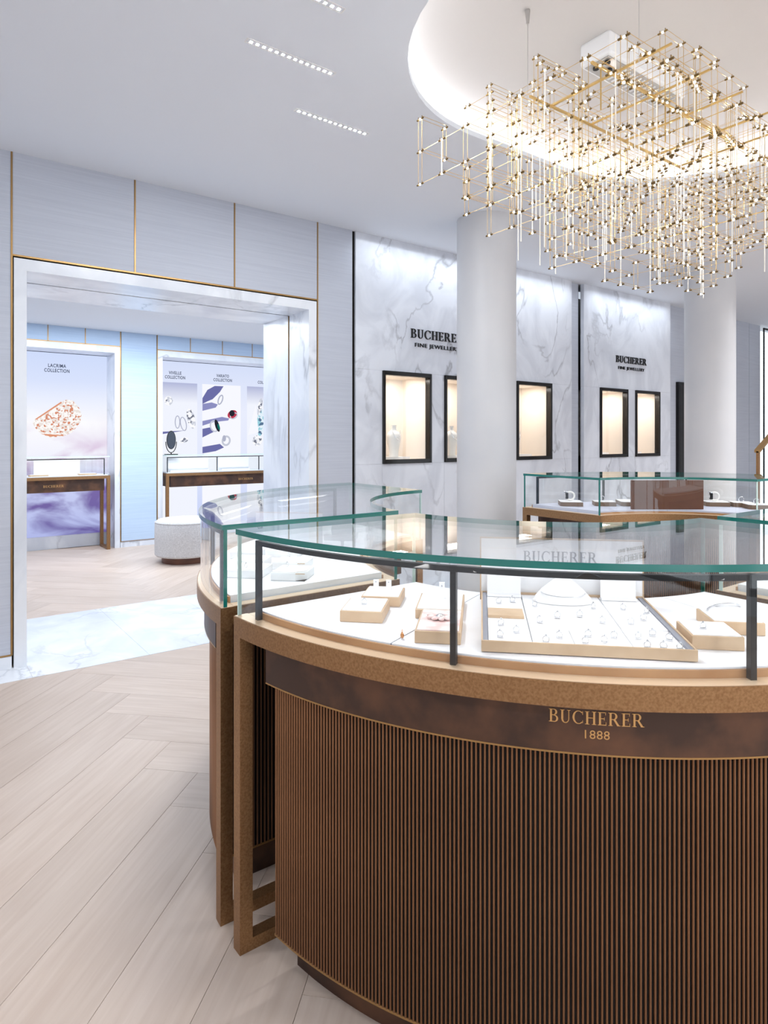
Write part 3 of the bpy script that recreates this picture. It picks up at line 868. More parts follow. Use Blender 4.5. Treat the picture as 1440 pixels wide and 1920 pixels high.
band(3.993, 1.463, .075, .085, .03, PR['silver'], pb, -.3); flat(oval(3.96, 1.50, .03, .05), PR['grey'], pb, d=.004)
flat(oval(3.086, 2.063, .062, .072), PR['stones'], pa); band(3.22, 1.747, .042, .10, .014, PR['grey'], pa); band(3.31, 1.72, .05, .11, .014, PR['grey'], pa, .2)
flat(oval(3.43, 1.80, .06, .16, rot=.25), PR['stones'], pa); flat(oval(3.314, 1.472, .075, .04, rot=.3), PR['stones'], pa)
flat([(3.0, 1.60), (3.33, 1.62), (3.0, 1.565)][::-1], PR['shadow'], pa)
flat(oval(4.572, 2.02, .035, .14, rot=-.2), PR['stones'], pc); flat(oval(4.59, 1.76, .07, .22, rot=-.1), PR['aqua'], pc); flat(oval(4.526, 1.462, .085, .085), PR['stones'], pc)
flat([(4.36, 1.55), (4.50, 2.05), (4.55, 1.60)][::-1], PR['white'], pc, d=.002)

def salon_table(x0, x1, label, posts, letter_x=None):
    ya, yb = 9.16, 9.58
    t = thing('jewellery_table', label, 'display table', ((x0 + x1) / 2, (ya + yb) / 2, 0), 0, 'brass showcase tables of the salon')
    hx, hy = (x1 - x0) / 2, (yb - ya) / 2
    w = .042
    for sx in (-1, 1):
        f = MB(); x = sx * (hx - w / 2)
        f.box(x - w / 2, x + w / 2, -hy, -hy + w, 0, .96); f.obj('leg', M['brass'], t)
        f = MB(); f.box(x - w / 2, x + w / 2, hy - w, hy, 0, .96); f.obj('leg', M['brass'], t)
        f = MB(); f.box(x - w / 2, x + w / 2, -hy + w, hy - w, 0, .03); f.obj('foot_bar', M['brass'], t)
    f = MB(); f.box(-hx, hx, -hy, hy, .96, 1.0); f.obj('top_frame', M['brass'], t)
    f = MB(); f.box(-hx + .07, hx - .07, -hy + .03, hy - .03, .80, .96); ap = f.obj('apron', M['bronze'], t)
    MB().box(-hx + .02, hx - .02, -hy + .02, hy - .02, 1.0, 1.012).obj('deck', M['deck'], t)
    zt = 1.262
    gz = MB(); gz.box(-hx + .008, hx - .008, -hy + .006, -hy + .013, 1.0, zt - .012); gz.box(-hx + .008, hx - .008, hy - .013, hy - .006, 1.0, zt - .012)
    gz.box(-hx + .008, -hx + .015, -hy + .013, hy - .013, 1.0, zt - .012); gz.box(hx - .015, hx - .008, -hy + .013, hy - .013, 1.0, zt - .012)
    gz.obj('glass_side', M['glass'], t)
    gt = MB(); gt.box(-hx + .006, hx - .006, -hy + .004, hy - .004, zt - .012, zt)
    gt.m = [0, 0, 1, 1, 1, 1]; gt.obj('glass_top', [M['glass'], M['pale_edge']], t)
    fr = MB()
    for px in posts: fr.box(px - .006, px + .006, -hy + .05, -hy + .062, 1.012, zt - .03)
    fr.box(min(posts), max(posts), -hy + .05, -hy + .062, zt - .042, zt - .03)
    fr.obj('glass_rail', M['black'], t)
    return t, hx, hy
t1, hx, hy = salon_table(.42, 2.15, 'brass showcase table under the LACRIMA poster', [-.78, -.13, .80])
def table_panel(x, y, w, h, lab, z=1.012):
    t = thing('display_card', lab, 'display card', (x, y, z), 0, 'white display cards')
    MB().box(-w / 2, w / 2, -.012, .012, 0, h).obj('card', M['pad'], t)
    MB().box(-w / 2 + .02, w / 2 - .02, -.10, -.02, 0, .02).obj('ledge', M['pad'], t)
table_panel(1.54, 9.40, .55, .20, 'white display card standing inside the table under the LACRIMA poster')
for k, x in enumerate((1.30, 1.88)):
    t = thing('jewellery_tray', ('slim pale tray on the left of the LACRIMA table', 'slim pale tray on the right of the LACRIMA table')[k], 'tray', (x, 9.26, 1.012), 0, 'salon trays')
    MB().box(-.11, .11, -.05, .05, 0, .018).obj('tray_base', M['tray'], t); MB().box(-.10, .10, -.04, .04, .018, .022).obj('pad', M['pad'], t)
me = [letter_mb(q, .003, lambda x, y, z: (x, -z, y)) for q in serif_word('BUCHERER', .03, .24)]
o = MB()
for m_ in me:
    i = len(o.v); o.v += m_.v; o.f += [tuple(i + j for j in f) for f in m_.f]; o.m += m_.m
lo = o.obj('lettering', M['brass_text'], [c for c in t1.children if c.name.startswith('apron')][0]); lo.location = (.18, -.181, .865)
t2, hx, hy = salon_table(2.90, 5.45, 'long brass showcase table under the VIVELLE and VARIATO posters', [-1.24, -.50, .18, 1.2])
lo2 = link('lettering', lo.data, [c for c in t2.children if c.name.startswith('apron')][0], (-.05, -.181, .865))
table_panel(3.30, 9.42, .62, .20, 'white display card behind the oval mirror end of the long table')
table_panel(4.02, 9.42, .50, .20, 'white display card in the middle of the long salon table')
mt = thing('table_mirror', 'black framed oval swivel mirror on the long salon table', 'mirror', (3.035, 9.36, 1.262))
MB().box(-.085, .085, -.05, .05, 0, .012).obj('base', M['frame_black'], mt, bevel=.003)
mb = MB()
for k in range(16):
    a0, a1 = PI + PI * k / 16, PI + PI * (k + 1) / 16
    mb.tube((.078 * math.cos(a0), 0, .19 + .16 * math.sin(a0)), (.078 * math.cos(a1), 0, .19 + .16 * math.sin(a1)), .006, 6)
mb.tube((0, 0, 0), (0, 0, .035), .008); mb.obj('yoke', M['frame_black'], mt)
mb = MB(); mb.prism(oval(0, .215, .066, .135, 32), -.008, .008); mb.bend(lambda x, y, z: (x, z, y)); mb.obj('mirror_case', M['frame_black'], mt)
mb = MB(); mb.prism(oval(0, .215, .058, .126, 32), .008, .0095); mb.bend(lambda x, y, z: (x, -z, y)); mb.obj('mirror_glass', M['mirror'], mt)

ot = thing('ottoman', 'round pale grey upholstered ottoman on a dark walnut plinth', 'ottoman', (2.70, 7.78, 0))
MB().lathe([(.28, 0), (.28, .07), (.275, .075)], 48).obj('plinth', M['walnut'], ot, smooth=True)
mb = MB(); mb.lathe([(.30, .075), (.345, .082), (.36, .10), (.362, .30), (.36, .47), (.345, .50), (.32, .515), (.20, .525), (.05, .528)], 56); mb.obj('cushion', M['wool'], ot, smooth=True)
mb = MB(); mb.torus((0, 0, .488), .357, .004, 'Z', 56, 6); mb.obj('seam', M['wool'], ot, smooth=True)

# ================================================================== SHOWCASES OF THE ISLAND
ZR, ZG = .977, 1.233
def quarter(cx, cy, base, R0, R1, g=.05):
    """plan(rho, s, inset): quarter ring whose ends are parallel to the axes, gap g to the axis lines"""
    def plan(rho, s, inset=0.0):
        a0 = math.asin(min(.99, (g + inset) / rho))
        a = math.radians(base) + a0 + s * (PI / 2 - 2 * a0)
        return (cx + rho * math.cos(a), cy + rho * math.sin(a))
    plan.R0, plan.R1, plan.n = R0, R1, 44
    plan.length = (PI / 2) * R1
    return plan
def straight(x0, x1, y_in, depth):
    def plan(rho, s, inset=0.0):
        return (x0 + inset + s * (x1 - x0 - 2 * inset), y_in - (rho - plan.R0))
    plan.R0, plan.R1, plan.n = 1.0, 1.0 + depth, 2
    plan.length = x1 - x0
    return plan

def ring_solid(mb, plan, r0, r1, z0, z1, inset=0.0, s0=0.0, s1=1.0, n=None, m=0, mout=None, mend=None):
    n = n or plan.n
    i = len(mb.v)
    for k in range(n + 1):
        s = s0 + (s1 - s0) * k / n
        a, b = plan(r0, s, inset), plan(r1, s, inset)
        mb.v += [(a[0], a[1], z0), (b[0], b[1], z0), (b[0], b[1], z1), (a[0], a[1], z1)]
    mo = m if mout is None else mout; me_ = m if mend is None else mend
    for k in range(n):
        p, q = i + 4 * k, i + 4 * k + 4
        mb.f += [(p, p + 1, q + 1, q), (p + 1, p + 2, q + 2, q + 1), (p + 2, p + 3, q + 3, q + 2), (p + 3, p, q, q + 3)]
        mb.m += [m, mo, m, mo]
    e = i + 4 * n
    mb.f += [(i, i + 3, i + 2, i + 1), (e, e + 1, e + 2, e + 3)]; mb.m += [me_, me_]

def corner_box(mb, plan, rho0, rho1, end, w, z0, z1, inset=0.0):
    """radial bar at an end: end 0 or 1, thickness w along the counter"""
    pts = [plan(rho0, end, inset), plan(rho1, end, inset), plan(rho1, end, inset + w), plan(rho0, end, inset + w)]
    if end == 1: pts = pts[::-1]
    mb.prism(pts, z0, z1)

def showcase(label, plan, posts=(.06, .355, .655, .94), flutes='parts', deck='deck', lettering=None, reverse=False, seams=(.33, .66), lamp=True, lampw=1.1):
    R0, R1 = plan.R0, plan.R1
    t = thing('showcase_counter', label, 'showcase', (0, 0, 0), 0, 'glass topped counters of the island')
    B = .045
    # brass rim frame
    mb = MB(); ring_solid(mb, plan, R1 - B, R1, .922, ZR); mb.obj('rim_outer', M['brass'], t, smooth=True)
    mb = MB(); ring_solid(mb, plan, R1 - B + .001, R1 - .0035, ZR - .0005, ZR + .0012); mb.obj('rim_glint', M['glint'], t, smooth=True)
    mb = MB(); ring_solid(mb, plan, R0, R0 + B, .922, ZR); mb.obj('rim_inner', M['brass'], t, smooth=True)
    mb = MB(); ring_solid(mb, plan, R0 + .0035, R0 + B - .001, ZR - .0005, ZR + .0012); mb.obj('rim_glint', M['glint'], t, smooth=True)
    for e in (0, 1):
        mb = MB(); corner_box(mb, plan, R0 + B, R1 - B, e, B, .922, ZR); mb.obj('rim_end', M['brass'], t)
        mb = MB(); corner_box(mb, plan, R0 + B, R1 - B, e, B - .005, ZR - .0005, ZR + .0012, .004); mb.obj('rim_glint', M['glint'], t)
        for (ra, rb) in ((R1 - .040, R1), (R0, R0 + .040)):
            mb = MB(); corner_box(mb, plan, ra, rb, e, .040, 0, .922); mb.obj('leg', M['brass'], t)
        mb = MB(); corner_box(mb, plan, R0 + .040, R1 - .040, e, .040, 0, .036); mb.obj('foot_bar', M['brass'], t)
    # body
    IN = .135
    mb = MB(); ring_solid(mb, plan, R0 + .055, R1 - .050, .10, .922, IN + .012); mb.obj('body', M['dark'], t, smooth=True)
    mb = MB(); ring_solid(mb, plan, R0 + .03, R1 - .026, .815, .9215, IN); ap = mb.obj('apron', M['bronze'], t, smooth=True)
    mb = MB(); ring_solid(mb, plan, R1 - .046, R1 - .0255, .811, .815, IN); mb.obj('apron_edge', M['brass_trim'], t, smooth=True)
    mb = MB(); ring_solid(mb, plan, R0 + .12, R1 - .105, 0, .0995, IN + .03); mb.obj('plinth', M['bronze'], t, smooth=True)
    mb = MB(); ring_solid(mb, plan, R0 + .050, R1 - .047, .0995, .106, IN + .010); mb.obj('plinth_edge', M['brass_trim'], t, smooth=True)
    # fluting
    rf, pitch, rad = R1 - .049, .0113, .0029
    arc_n = int(plan.length * .905 / pitch * (rf / R1))
    def half_round(mb, x, y, dx, dy, z0, z1):
        """half round bar standing at x,y, facing dx,dy"""
        i = len(mb.v); tx, ty = -dy, dx
        for z in (z0, z1):
            for k in range(6):
                a = -PI / 2 + PI * k / 5
                mb.v.append((x + rad * (math.cos(a) * dx * 1.5 + math.sin(a) * tx), y + rad * (math.cos(a) * dy * 1.5 + math.sin(a) * ty), z))
        for k in range(5): mb.f.append((i + k, i + k + 1, i + 6 + k + 1, i + 6 + k)); mb.m.append(0)
    stuff = MB()
    fm = None
    if flutes == 'parts':
        fmb = MB(); half_round(fmb, 0, 0, 1, 0, .106, .812); fm = fmb.mesh('flute', M['flute'], True)
    for k in range(arc_n):
        s = (k + .5) / arc_n
        p = plan(rf, s, IN + .012); q = plan(rf + .01, s, IN + .012)
        d = Vector((q[0] - p[0], q[1] - p[1])).normalized()
        if fm: link('flute', fm, t, (p[0], p[1], 0), (0, 0, math.atan2(d.y, d.x)))
        else: half_round(stuff, p[0], p[1], d.x, d.y, .106, .812)
    for e in (0, 1):
        a, b = Vector(plan(R0 + .06, e, IN + .012)), Vector(plan(rf, e, IN + .012))
        c = Vector(plan(R1 - .05, e, IN)); b2 = Vector(plan(R1 - .05, e, IN + .02))
        nrm = (c - b2).normalized(); m_ = int((b - a).length / .0135)
        for k in range(m_):
            p = a + (b - a) * ((k + .5) / m_); half_round(stuff, p.x, p.y, nrm.x, nrm.y, .106, .812)
    arc_i = int(plan.length * (R0 / R1) * .78 / .0135)
    for k in range(arc_i):
        s = (k + .5) / arc_i; p = plan(R0 + .055, s, IN + .012); q = plan(R0 + .045, s, IN + .012)
        d = Vector((q[0] - p[0], q[1] - p[1])).normalized(); half_round(stuff, p[0], p[1], d.x, d.y, .106, .812)
    so = stuff.obj('fluting', M['flute'], t, smooth=True); so['kind'] = 'stuff'
    # deck and its brass riser
    mb = MB(); ring_solid(mb, plan, R1 - .050, R1 - .044, .965, .996, .05); mb.obj('deck_lip', M['brass_in'], t, smooth=True)
    mb = MB(); ring_solid(mb, plan, R0 + .044, R0 + .050, .965, .990, .05); mb.obj('deck_lip', M['brass_in'], t, smooth=True)
    ss = [0.0] + list(seams) + [1.0]
    for k in range(len(ss) - 1):
        mb = MB(); ring_solid(mb, plan, R0 + .0505, R1 - .0505, .93, 1.0, .052, ss[k] + (.0012 if k else 0), ss[k + 1] - (.0012 if k < len(ss) - 2 else 0), max(2, plan.n // 3))
        mb.obj('deck_panel', M[deck], t, smooth=True)
    for sm in seams:
        mb = MB(); ring_solid(mb, plan, R0 + .052, R1 - .052, .935, .9985, .052, sm - .0011, sm + .0011, 1); mb.obj('deck_seam', M['grey_edge'], t)
    # glass
    gt = .009
    mb = MB(); ring_solid(mb, plan, R1 - .012 - gt, R1 - .012, ZR, ZG - .016, .006); mb.obj('glass_front', M['glass'], t, smooth=True)
    mb = MB(); ring_solid(mb, plan, R0 + .012, R0 + .012 + gt, ZR, ZG - .016, .006); mb.obj('glass_back', M['glass'], t, smooth=True)
    for e in (0, 1):
        mb = MB(); corner_box(mb, plan, R0 + .022, R1 - .022, e, gt, ZR, ZG - .016, .006); mb.obj('glass_end', M['glass'], t)
        for rr in (R1 - .022, R0 + .011):
            mb = MB(); corner_box(mb, plan, rr, rr + .011, e, .0045, ZR, ZG - .0162, .0015); mb.obj('glass_corner', M['pale_edge'] if e == 0 else M['teal'], t)
    mb = MB(); ring_solid(mb, plan, R0 + .006, R1 - .006, ZG - .016, ZG, .0, m=0, mout=1, mend=1); mb.obj('glass_top', [M['glass'], M['teal']], t, smooth=True)
    # black inner rail and posts
    w = .0075
    r_ = R1 - .036
    s0, s1 = posts[0], posts[-1]
    mb = MB(); ring_solid(mb, plan, r_ - w, r_ + w, ZG - .040, ZG - .027, 0, s0, s1); rl = mb.obj('rail', M['black'], t, smooth=True)
    for s in posts:
        a, b, c, d_ = plan(r_ - w, s), plan(r_ + w, s), plan(r_ + w, s + 2 * w / plan.length), plan(r_ - w, s + 2 * w / plan.length)
        mb = MB(); mb.prism([a, b, c, d_], ZR, ZG - .027); mb.obj('post', M['black'], rl)
    if lamp:
        for k in range(3):
            s = s0 + (s1 - s0) * (k + .5) / 3
            p, q = plan(r_ - .02, s), plan(r_ - .3, s)
            ang = math.atan2(q[1] - p[1], q[0] - p[0])
            la = area('showcase_lamp', (p[0], p[1], ZG - .032), .012, plan.length * .24, lampw / 3, (1, .98, .95))
            # tilt inwards over the deck
            dirv = Vector((q[0] - p[0], q[1] - p[1], -.16)).normalized()
            la.rotation_euler = dirv.to_track_quat('-Z', 'Y').to_euler()
            la.data.size, la.data.size_y = plan.length * .24, .012
    return t

C1 = (2.18, 1.83)
RI, RO = .725, 1.42
plan1 = quarter(*C1, 180, RI, RO)
def s_of(ang, rho=1.384, g=.05):
    a0 = math.asin(g / rho); return (math.radians(ang - 180) - a0) / (PI / 2 - 2 * a0)
near = showcase('nearest curved glass counter with fluted bronze front and BUCHERER 1888 lettering', plan1, posts=(s_of(185.2), s_of(211.75), s_of(238.6), s_of(265)), seams=(.256, .82))
# lettering on the apron of the near counter
ra = RO - .0265
def on_apron(x, y, z):
    a = math.radians(224.95) + x / ra
    return (C1[0] + (ra + z) * math.cos(a), C1[1] + (ra + z) * math.sin(a), y)
lt = MB()
for q in serif_word('BUCHERER', .0285, .199):
    for quad in q: lt.prism([(x, y + .879) for x, y in quad], 0, .0022)
nap = [c for c in near.children if c.name.startswith('apron') and 'edge' not in c.name][0]
lt.bend(on_apron).obj('lettering', M['brass_text'], nap)
me = sans_mesh('1888', .0265, M['brass_text'], .0011, 1.05, .052)
for v in me.vertices:
    v.co = on_apron(v.co.x, v.co.y + .848, v.co.z)
link('lettering', me, nap)
showcase('curved glass counter behind the near one, left of the ring, closest to the ottoman', quarter(*C1, 90, RI, RO), posts=(.06, .355, .655, .955), flutes='stuff', seams=(.4, .75))
showcase('far curved counter with lilac deck holding the brown gloss panel', quarter(3.69, 1.87, 0, .74, 1.43), posts=(.06, .355, .655, .94), flutes='stuff', deck='lilac', seams=(.5,), lampw=0.9)
showcase('straight glass counter cut off by the frame beside the near curved one', straight(2.23, 3.60, 1.10, .69), posts=(.04, .35, .65, .95), flutes='stuff', seams=(.5,))

# ------------------------------------------------------------------ trays on the near deck
A45 = -PI / 4
def ab(a, b): return ((a + b) * c45, (b - a) * c45)          # a: along the near counter, b: away from the viewer
ZD_ = 1.0005
def tray(a, b, w, d, h, label, grp='champagne trays on the near deck', pad='pad', side='tray', rz=A45, xy=None, chamfer=0.0):
    x, y = xy if xy else ab(a, b)
    t = thing('jewellery_tray', label, 'tray', (x, y, ZD_), rz, grp)
    mb = MB()
    if chamfer:
        mb.prism([(0, 0), (w - chamfer, 0), (w, chamfer), (w, d), (0, d)], 0, h)
    else:
        mb.box(0, w, 0, d, 0, h)
    mb.obj('tray_base', M[side], t, bevel=.0015)
    e = .005
    mb = MB()
    if chamfer: mb.prism([(e, e), (w - chamfer - e * .4, e), (w - e, chamfer + e * .4), (w - e, d - e), (e, d - e)], h, h + .0025)
    else: mb.box(e, w - e, e, d - e, h, h + .0025)
    mb.obj('pad', M[pad], t)
    MB().box(.002, w - .002, .002, d - .002, -.0004, .0015).obj('foot', M['dark'], t)
    return t
tray(-.381, 1.706, .117, .145, .030, 'champagne tray alone at the left front of the near deck')
tray(-.355, 1.880, .117, .13, .028, 'champagne tray with two white earring stands behind the lone left tray')
tray(-.161, 1.556, .112, .195, .030, 'champagne tray with a rose printed pad', pad='pink')
tray(-.181, 1.768, .131, .19, .026, 'champagne tray right behind the rose printed one')
tray(.494, 1.610, .117, .125, .032, 'plain champagne tray right of the large framed tray')
tray(.585, 1.742, .125, .130, .032, 'champagne tray holding a white necklace, rightmost on the near deck')

# large framed tray with inner pads
x, y = ab(0, 1.512)
bt = thing('framed_tray', 'large framed tray full of small jewels before the white name panel', 'tray', (x, y, ZD_), A45)
BW, BD, BH = .477, .492, .028
MB().box(0, BW, 0, .006, .002, BH).obj('front_board', M['tray'], bt, bevel=.001)
MB().box(0, BW, BD - .006, BD, .002, BH).obj('rear_board', M['tray'], bt)
MB().box(0, .004, .006, BD - .006, .002, BH).obj('side_board', M['tray'], bt)
MB().box(BW - .004, BW, .006, BD - .006, .002, BH).obj('side_board', M['tray'], bt)
MB().box(.004, .016, .006, BD - .006, .002, BH - .003).obj('side_inlay', M['grey_edge'], bt)
MB().box(BW - .016, BW - .004, .006, BD - .006, .002, BH - .003).obj('side_inlay', M['grey_edge'], bt)
for (xa, xb, ya, yb, h) in ((.017, .118, .007, .20, .022), (.017, .118, .204, .30, .022), (.017, .118, .304, .484, .022), (.121, .215, .007, .14, .020), (.217, .345, .007, .14, .020), (.121, .345, .143, .30, .021), (.121, .345, .303, .484, .022), (.348, .460, .007, .165, .020), (.348, .460, .168, .484, .022)):
    MB().box(xa, xb, ya, yb, .002, h).obj('pad', M['pad'], bt, bevel=.001)
MB().box(.018, .112, .214, .290, .022, .030).obj('riser', M['tray'], bt, bevel=.001)
# name panel standing behind it
x, y = ab(0, 2.010)
np_ = thing('name_panel', 'white upright panel with grey BUCHERER lettering inside the near counter', 'display panel', (x, y, ZD_), A45)
MB().box(0, BW, 0, .012, 0, .190).obj('panel', M['pad'], np_)
fr = MB(); fr.box(-.004, 0, -.001, .013, 0, .192); fr.box(BW, BW + .004, -.001, .013, 0, .192); fr.box(-.004, BW + .004, -.001, .013, .190, .193)
fr.obj('panel_frame', M['tray'], np_)
for q in serif_word('BUCHERER', .033, .2185):
    letter_mb(q, .0015, lambda x, y, z: (x + .2372, -z, y + .121)).obj('letter', M['grey_text'], np_)
# white boards leaning in the back of the tray
def wh(a, b, w, h, lab):
    x, y = ab(a, b); t = thing('display_card', lab, 'display card', (x, y, ZD_ + .0235), A45, 'white display cards')
    MB().box(0, w, 0, .006, 0, h).obj('card', M['pad'], t); MB().box(0, w, -.02, 0, 0, .006).obj('ledge', M['pad'], t)
wh(.018, 1.975, .10, .075, 'white card with a centre seam standing at the back left of the framed tray')
wh(.350, 1.975, .10, .085, 'white card standing at the back right of the framed tray')
# made-up white form and necklace standing in for a glow in the tray
x, y = ab(.235, 1.93)
nf = thing('glow_form', 'white sloped form added to stand for a glow in the middle of the framed tray', 'glow form', (x, y, ZD_ + .0235), A45)
mb = MB(); mb.lathe([(.085, 0), (.080, .012), (.060, .035), (.036, .055), (.022, .066), (.01, .068)], 32, (0, 0), 0, 1.0, .6); mb.obj('form', M['pad'], nf, smooth=True)
mb = MB(); mb.torus((0, -.008, .028), .062, .0014, 'Z', 32, 5); mb.obj('necklace', M['silver'], nf)

# rings and ear studs on little holders
ringme = MB().torus((0, 0, .0085), .0075, .0011, 'Y', 16, 5).mesh('band', M['silver'], True)
gemme = MB().lathe([(.0004, .0155), (.0028, .0175), (.002, .0195), (.0004, .0198)], 8).mesh('gem', M['silver'])
holdme = MB().box(-.007, .007, -.003, .003, 0, .003).mesh('holder', M['silver'])
def jewel(a, b, z, rz, label, grp, holder=True):
    x, y = ab(a, b)
    t = thing('ring', label, 'ring', (x, y, z), A45 + rz, grp)
    link('band', ringme, t); link('gem', gemme, t)
    if holder: link('holder', holdme, t)
for (a, b) in ((.045, 1.56), (.085, 1.60), (.05, 1.66), (.15, 1.54), (.185, 1.58), (.24, 1.545), (.285, 1.56), (.315, 1.60), (.255, 1.60), (.15, 1.70), (.20, 1.75), (.26, 1.77), (.31, 1.72), (.375, 1.535), (.41, 1.535), (.445, 1.535),
               (.37, 1.60), (.41, 1.63), (.44, 1.60), (.38, 1.72), (.42, 1.76), (.445, 1.83), (.39, 1.86), (.15, 1.86), (.31, 1.86), (.05, 1.88), (.09, 1.90)):
    jewel(a, b, ZD_ + (.0205 if b < 1.65 and a > .12 else .0225), random.uniform(-.6, .6), 'tiny white gold ring on the %s of the large framed tray' % ('left pads' if a < .12 else ('right pads' if a > .35 else ('front middle pads' if b < 1.65 else 'rear middle pads'))), 'rings in the framed tray')
jewel(-.325, 1.77, ZD_ + .0325, .2, 'single ring on the lone left champagne tray', 'rings on champagne trays')
jewel(.535, 1.66, ZD_ + .0345, .2, 'single ring on the plain tray right of the framed tray', 'rings on champagne trays')
def stud(a, b, z, h, lab):
    x, y = ab(a, b); t = thing('earring_stand', lab, 'earring stand', (x, y, z), A45, 'white earring stands')
    MB().box(-.008, .008, -.003, .003, 0, h).obj('stand', M['pad'], t); MB().box(-.010, .010, -.008, .008, 0, .003).obj('stand_foot', M['pad'], t)
    MB().lathe([(.0003, h * .7), (.0028, h * .76), (.0003, h * .84)], 8, (0, -.005)).obj('stud', M['silver'], t)
stud(-.325, 1.975, ZD_ + .0305, .028, 'left white earring stand on the tray behind the lone tray')
stud(-.285, 1.975, ZD_ + .0305, .028, 'right white earring stand on the tray behind the lone tray')
stud(-.115, 1.90, ZD_ + .0285, .045, 'taller white earring stand on the tray behind the rose printed one')
# brooch on the rose pad, amber charm on the deck, necklace on the right tray
x, y = ab(-.105, 1.66)
br = thing('brooch', 'rose coloured flower brooch lying on the rose printed pad', 'brooch', (x, y, ZD_ + .0325), A45)
pm = MB().lathe([(.0005, .001), (.012, .004), (.014, .007), (.006, .0095), (.0005, .010)], 12, (0, 0), 0, 1.0, .6).mesh('petal', M['pink'], True)
for k in range(9):
    a = 2 * PI * k / 9; link('petal', pm, br, (.024 * math.cos(a), .020 * math.sin(a), 0), (0, 0, a))
MB().lathe([(.012, 0), (.012, .008), (.004, .013)], 14).obj('brooch_centre', M['silver'], br, smooth=True)
x, y = ab(-.195, 1.585)
ch = thing('amber_charm', 'tiny amber charm lying on the bare near deck', 'charm', (x, y, ZD_), .4)
MB().lathe([(.0005, 0), (.0045, .004), (.005, .009), (.0025, .015), (.0005, .017)], 10).obj('charm_drop', M['gold'], ch, smooth=True); MB().torus((0, 0, .019), .003, .0008, 'Y', 10, 4).obj('loop', M['gold'], ch)
x, y = ab(.647, 1.815)
nk = thing('necklace', 'white necklace looped over a low arched form on the rightmost tray', 'necklace', (x, y, ZD_ + .0345), A45)
mb = MB()
for k in range(24):
    a0, a1 = PI * k / 24, PI * (k + 1) / 24
    mb.tube((.042 * math.cos(a0), .03 - .07 * math.sin(a0) * .6, .002 + .028 * math.sin(a0)), (.042 * math.cos(a1), .03 - .07 * math.sin(a1) * .6, .002 + .028 * math.sin(a1)), .0024, 5)
mb.obj('chain', M['silver'], nk)
MB().lathe([(.045, 0), (.036, .018), (.014, .026), (.002, .027)], 24, (0, .01), 0, 1, .6).obj('arched_form', M['pad'], nk, smooth=True)

# ------------------------------------------------------------------ trays in the left counter
LG = 'white trays in the left counter'
for (xx, yy, lab, w, d, ch) in ((1.013, 2.05, 'white tray with a chamfered corner, frontmost in the left counter', .125, .13, .035), (.905, 2.185, 'white tray with a small bow jewel, left in the left counter', .13, .13, 0),
                               (1.10, 2.215, 'white tray just behind the chamfered one', .13, .12, .03), (.985, 2.345, 'white tray in the second row of the left counter', .13, .12, 0),
                               (1.20, 2.47, 'white tray in the third row of the left counter', .14, .11, 0), (1.62, 2.70, 'white tray at the far end of the left counter', .15, .11, 0), (1.06, 2.52, 'small white tray near the curved glass of the left counter', .12, .10, 0)):
    t = tray(0, 0, w, d, .028, lab, LG, side='pad', xy=(xx, yy), chamfer=ch)
    MB().box(.001, w - .001, .0008, .003, .024, .027).obj('edge_line', M['tray'], t)
for (xx, yy, lab) in ((.97, 2.16, 'small bow jewel on a white tray of the left counter'), (1.10, 2.09, 'ring on the chamfered white tray'), (1.20, 2.26, 'ring on the tray just behind the chamfered one')):
    t = thing('ring', lab, 'ring', (xx, yy, ZD_ + .031), .3, 'rings on champagne trays'); link('band', ringme, t); link('gem', gemme, t)
rd = thing('round_stand', 'round white disc stand near the inner glass of the left counter', 'display stand', (1.55, 2.42, ZD_), A45)
MB().box(-.035, .035, -.03, .03, 0, .008).obj('stand_foot', M['pad'], rd); MB().box(-.006, .006, -.006, .006, .008, .05).obj('stem', M['pad'], rd)
mb = MB(); mb.prism(oval(0, .088, .05, .05, 28), -.006, .006); mb.bend(lambda x, y, z: (x, z, y)); mb.obj('disc', M['pad'], rd)
up = thing('name_panel', 'plain white upright panel at the back of the left counter', 'display panel', (1.42, 2.68, ZD_), A45)
MB().box(-.16, .16, -.006, .006, 0, .15).obj('panel', M['pad'], up); MB().box(-.162, .162, -.008, .008, .15, .153).obj('panel_frame', M['tray'], up)

# ------------------------------------------------------------------ far counter contents
fp = thing('brown_panel', 'glossy brown upright panel inside the far counter', 'display panel', (4.28, 2.45, ZD_), math.atan2(-.30, .41))
MB().box(-.255, .255, -.008, .008, 0, .205).obj('panel', M['brown_leather'], fp, bevel=.002); MB().box(-.12, .12, .008, .06, 0, .008).obj('panel_foot', M['brown_side'], fp)
FG = 'brown edged trays in the far counter'
def far_tray(x, y, rz, w, d, lab):
    t = thing('jewellery_tray', lab, 'tray', (x, y, ZD_), rz, FG)
    c = .02
    MB().prism([(-w / 2 + c, -d / 2), (w / 2, -d / 2), (w / 2, d / 2), (-w / 2, d / 2), (-w / 2, -d / 2 + c)], 0, .03).obj('tray_base', M['brown_side'], t)
    MB().prism([(-w / 2 + c, -d / 2 + .002), (w / 2 - .002, -d / 2 + .002), (w / 2 - .002, d / 2 - .002), (-w / 2 + .002, d / 2 - .002), (-w / 2 + .002, -d / 2 + c)], .03, .033).obj('pad', M['pad'], t)
    return t
far_tray(3.95, 3.02, A45, .16, .16, 'brown edged tray with a watch, leftmost in the far counter')
far_tray(4.15, 2.87, A45, .15, .13, 'brown edged tray by the glass corner of the far counter')
far_tray(4.33, 2.78, A45, .15, .22, 'brown edged tray half behind the glossy brown panel')
far_tray(4.80, 2.37, A45, .16, .14, 'brown edged tray with a watch right of the glossy brown panel')
far_tray(4.90, 2.23, A45, .14, .12, 'brown edged tray second from the right end of the far counter')
far_tray(4.84, 2.09, A45, .16, .13, 'brown edged tray at the right end of the far counter')
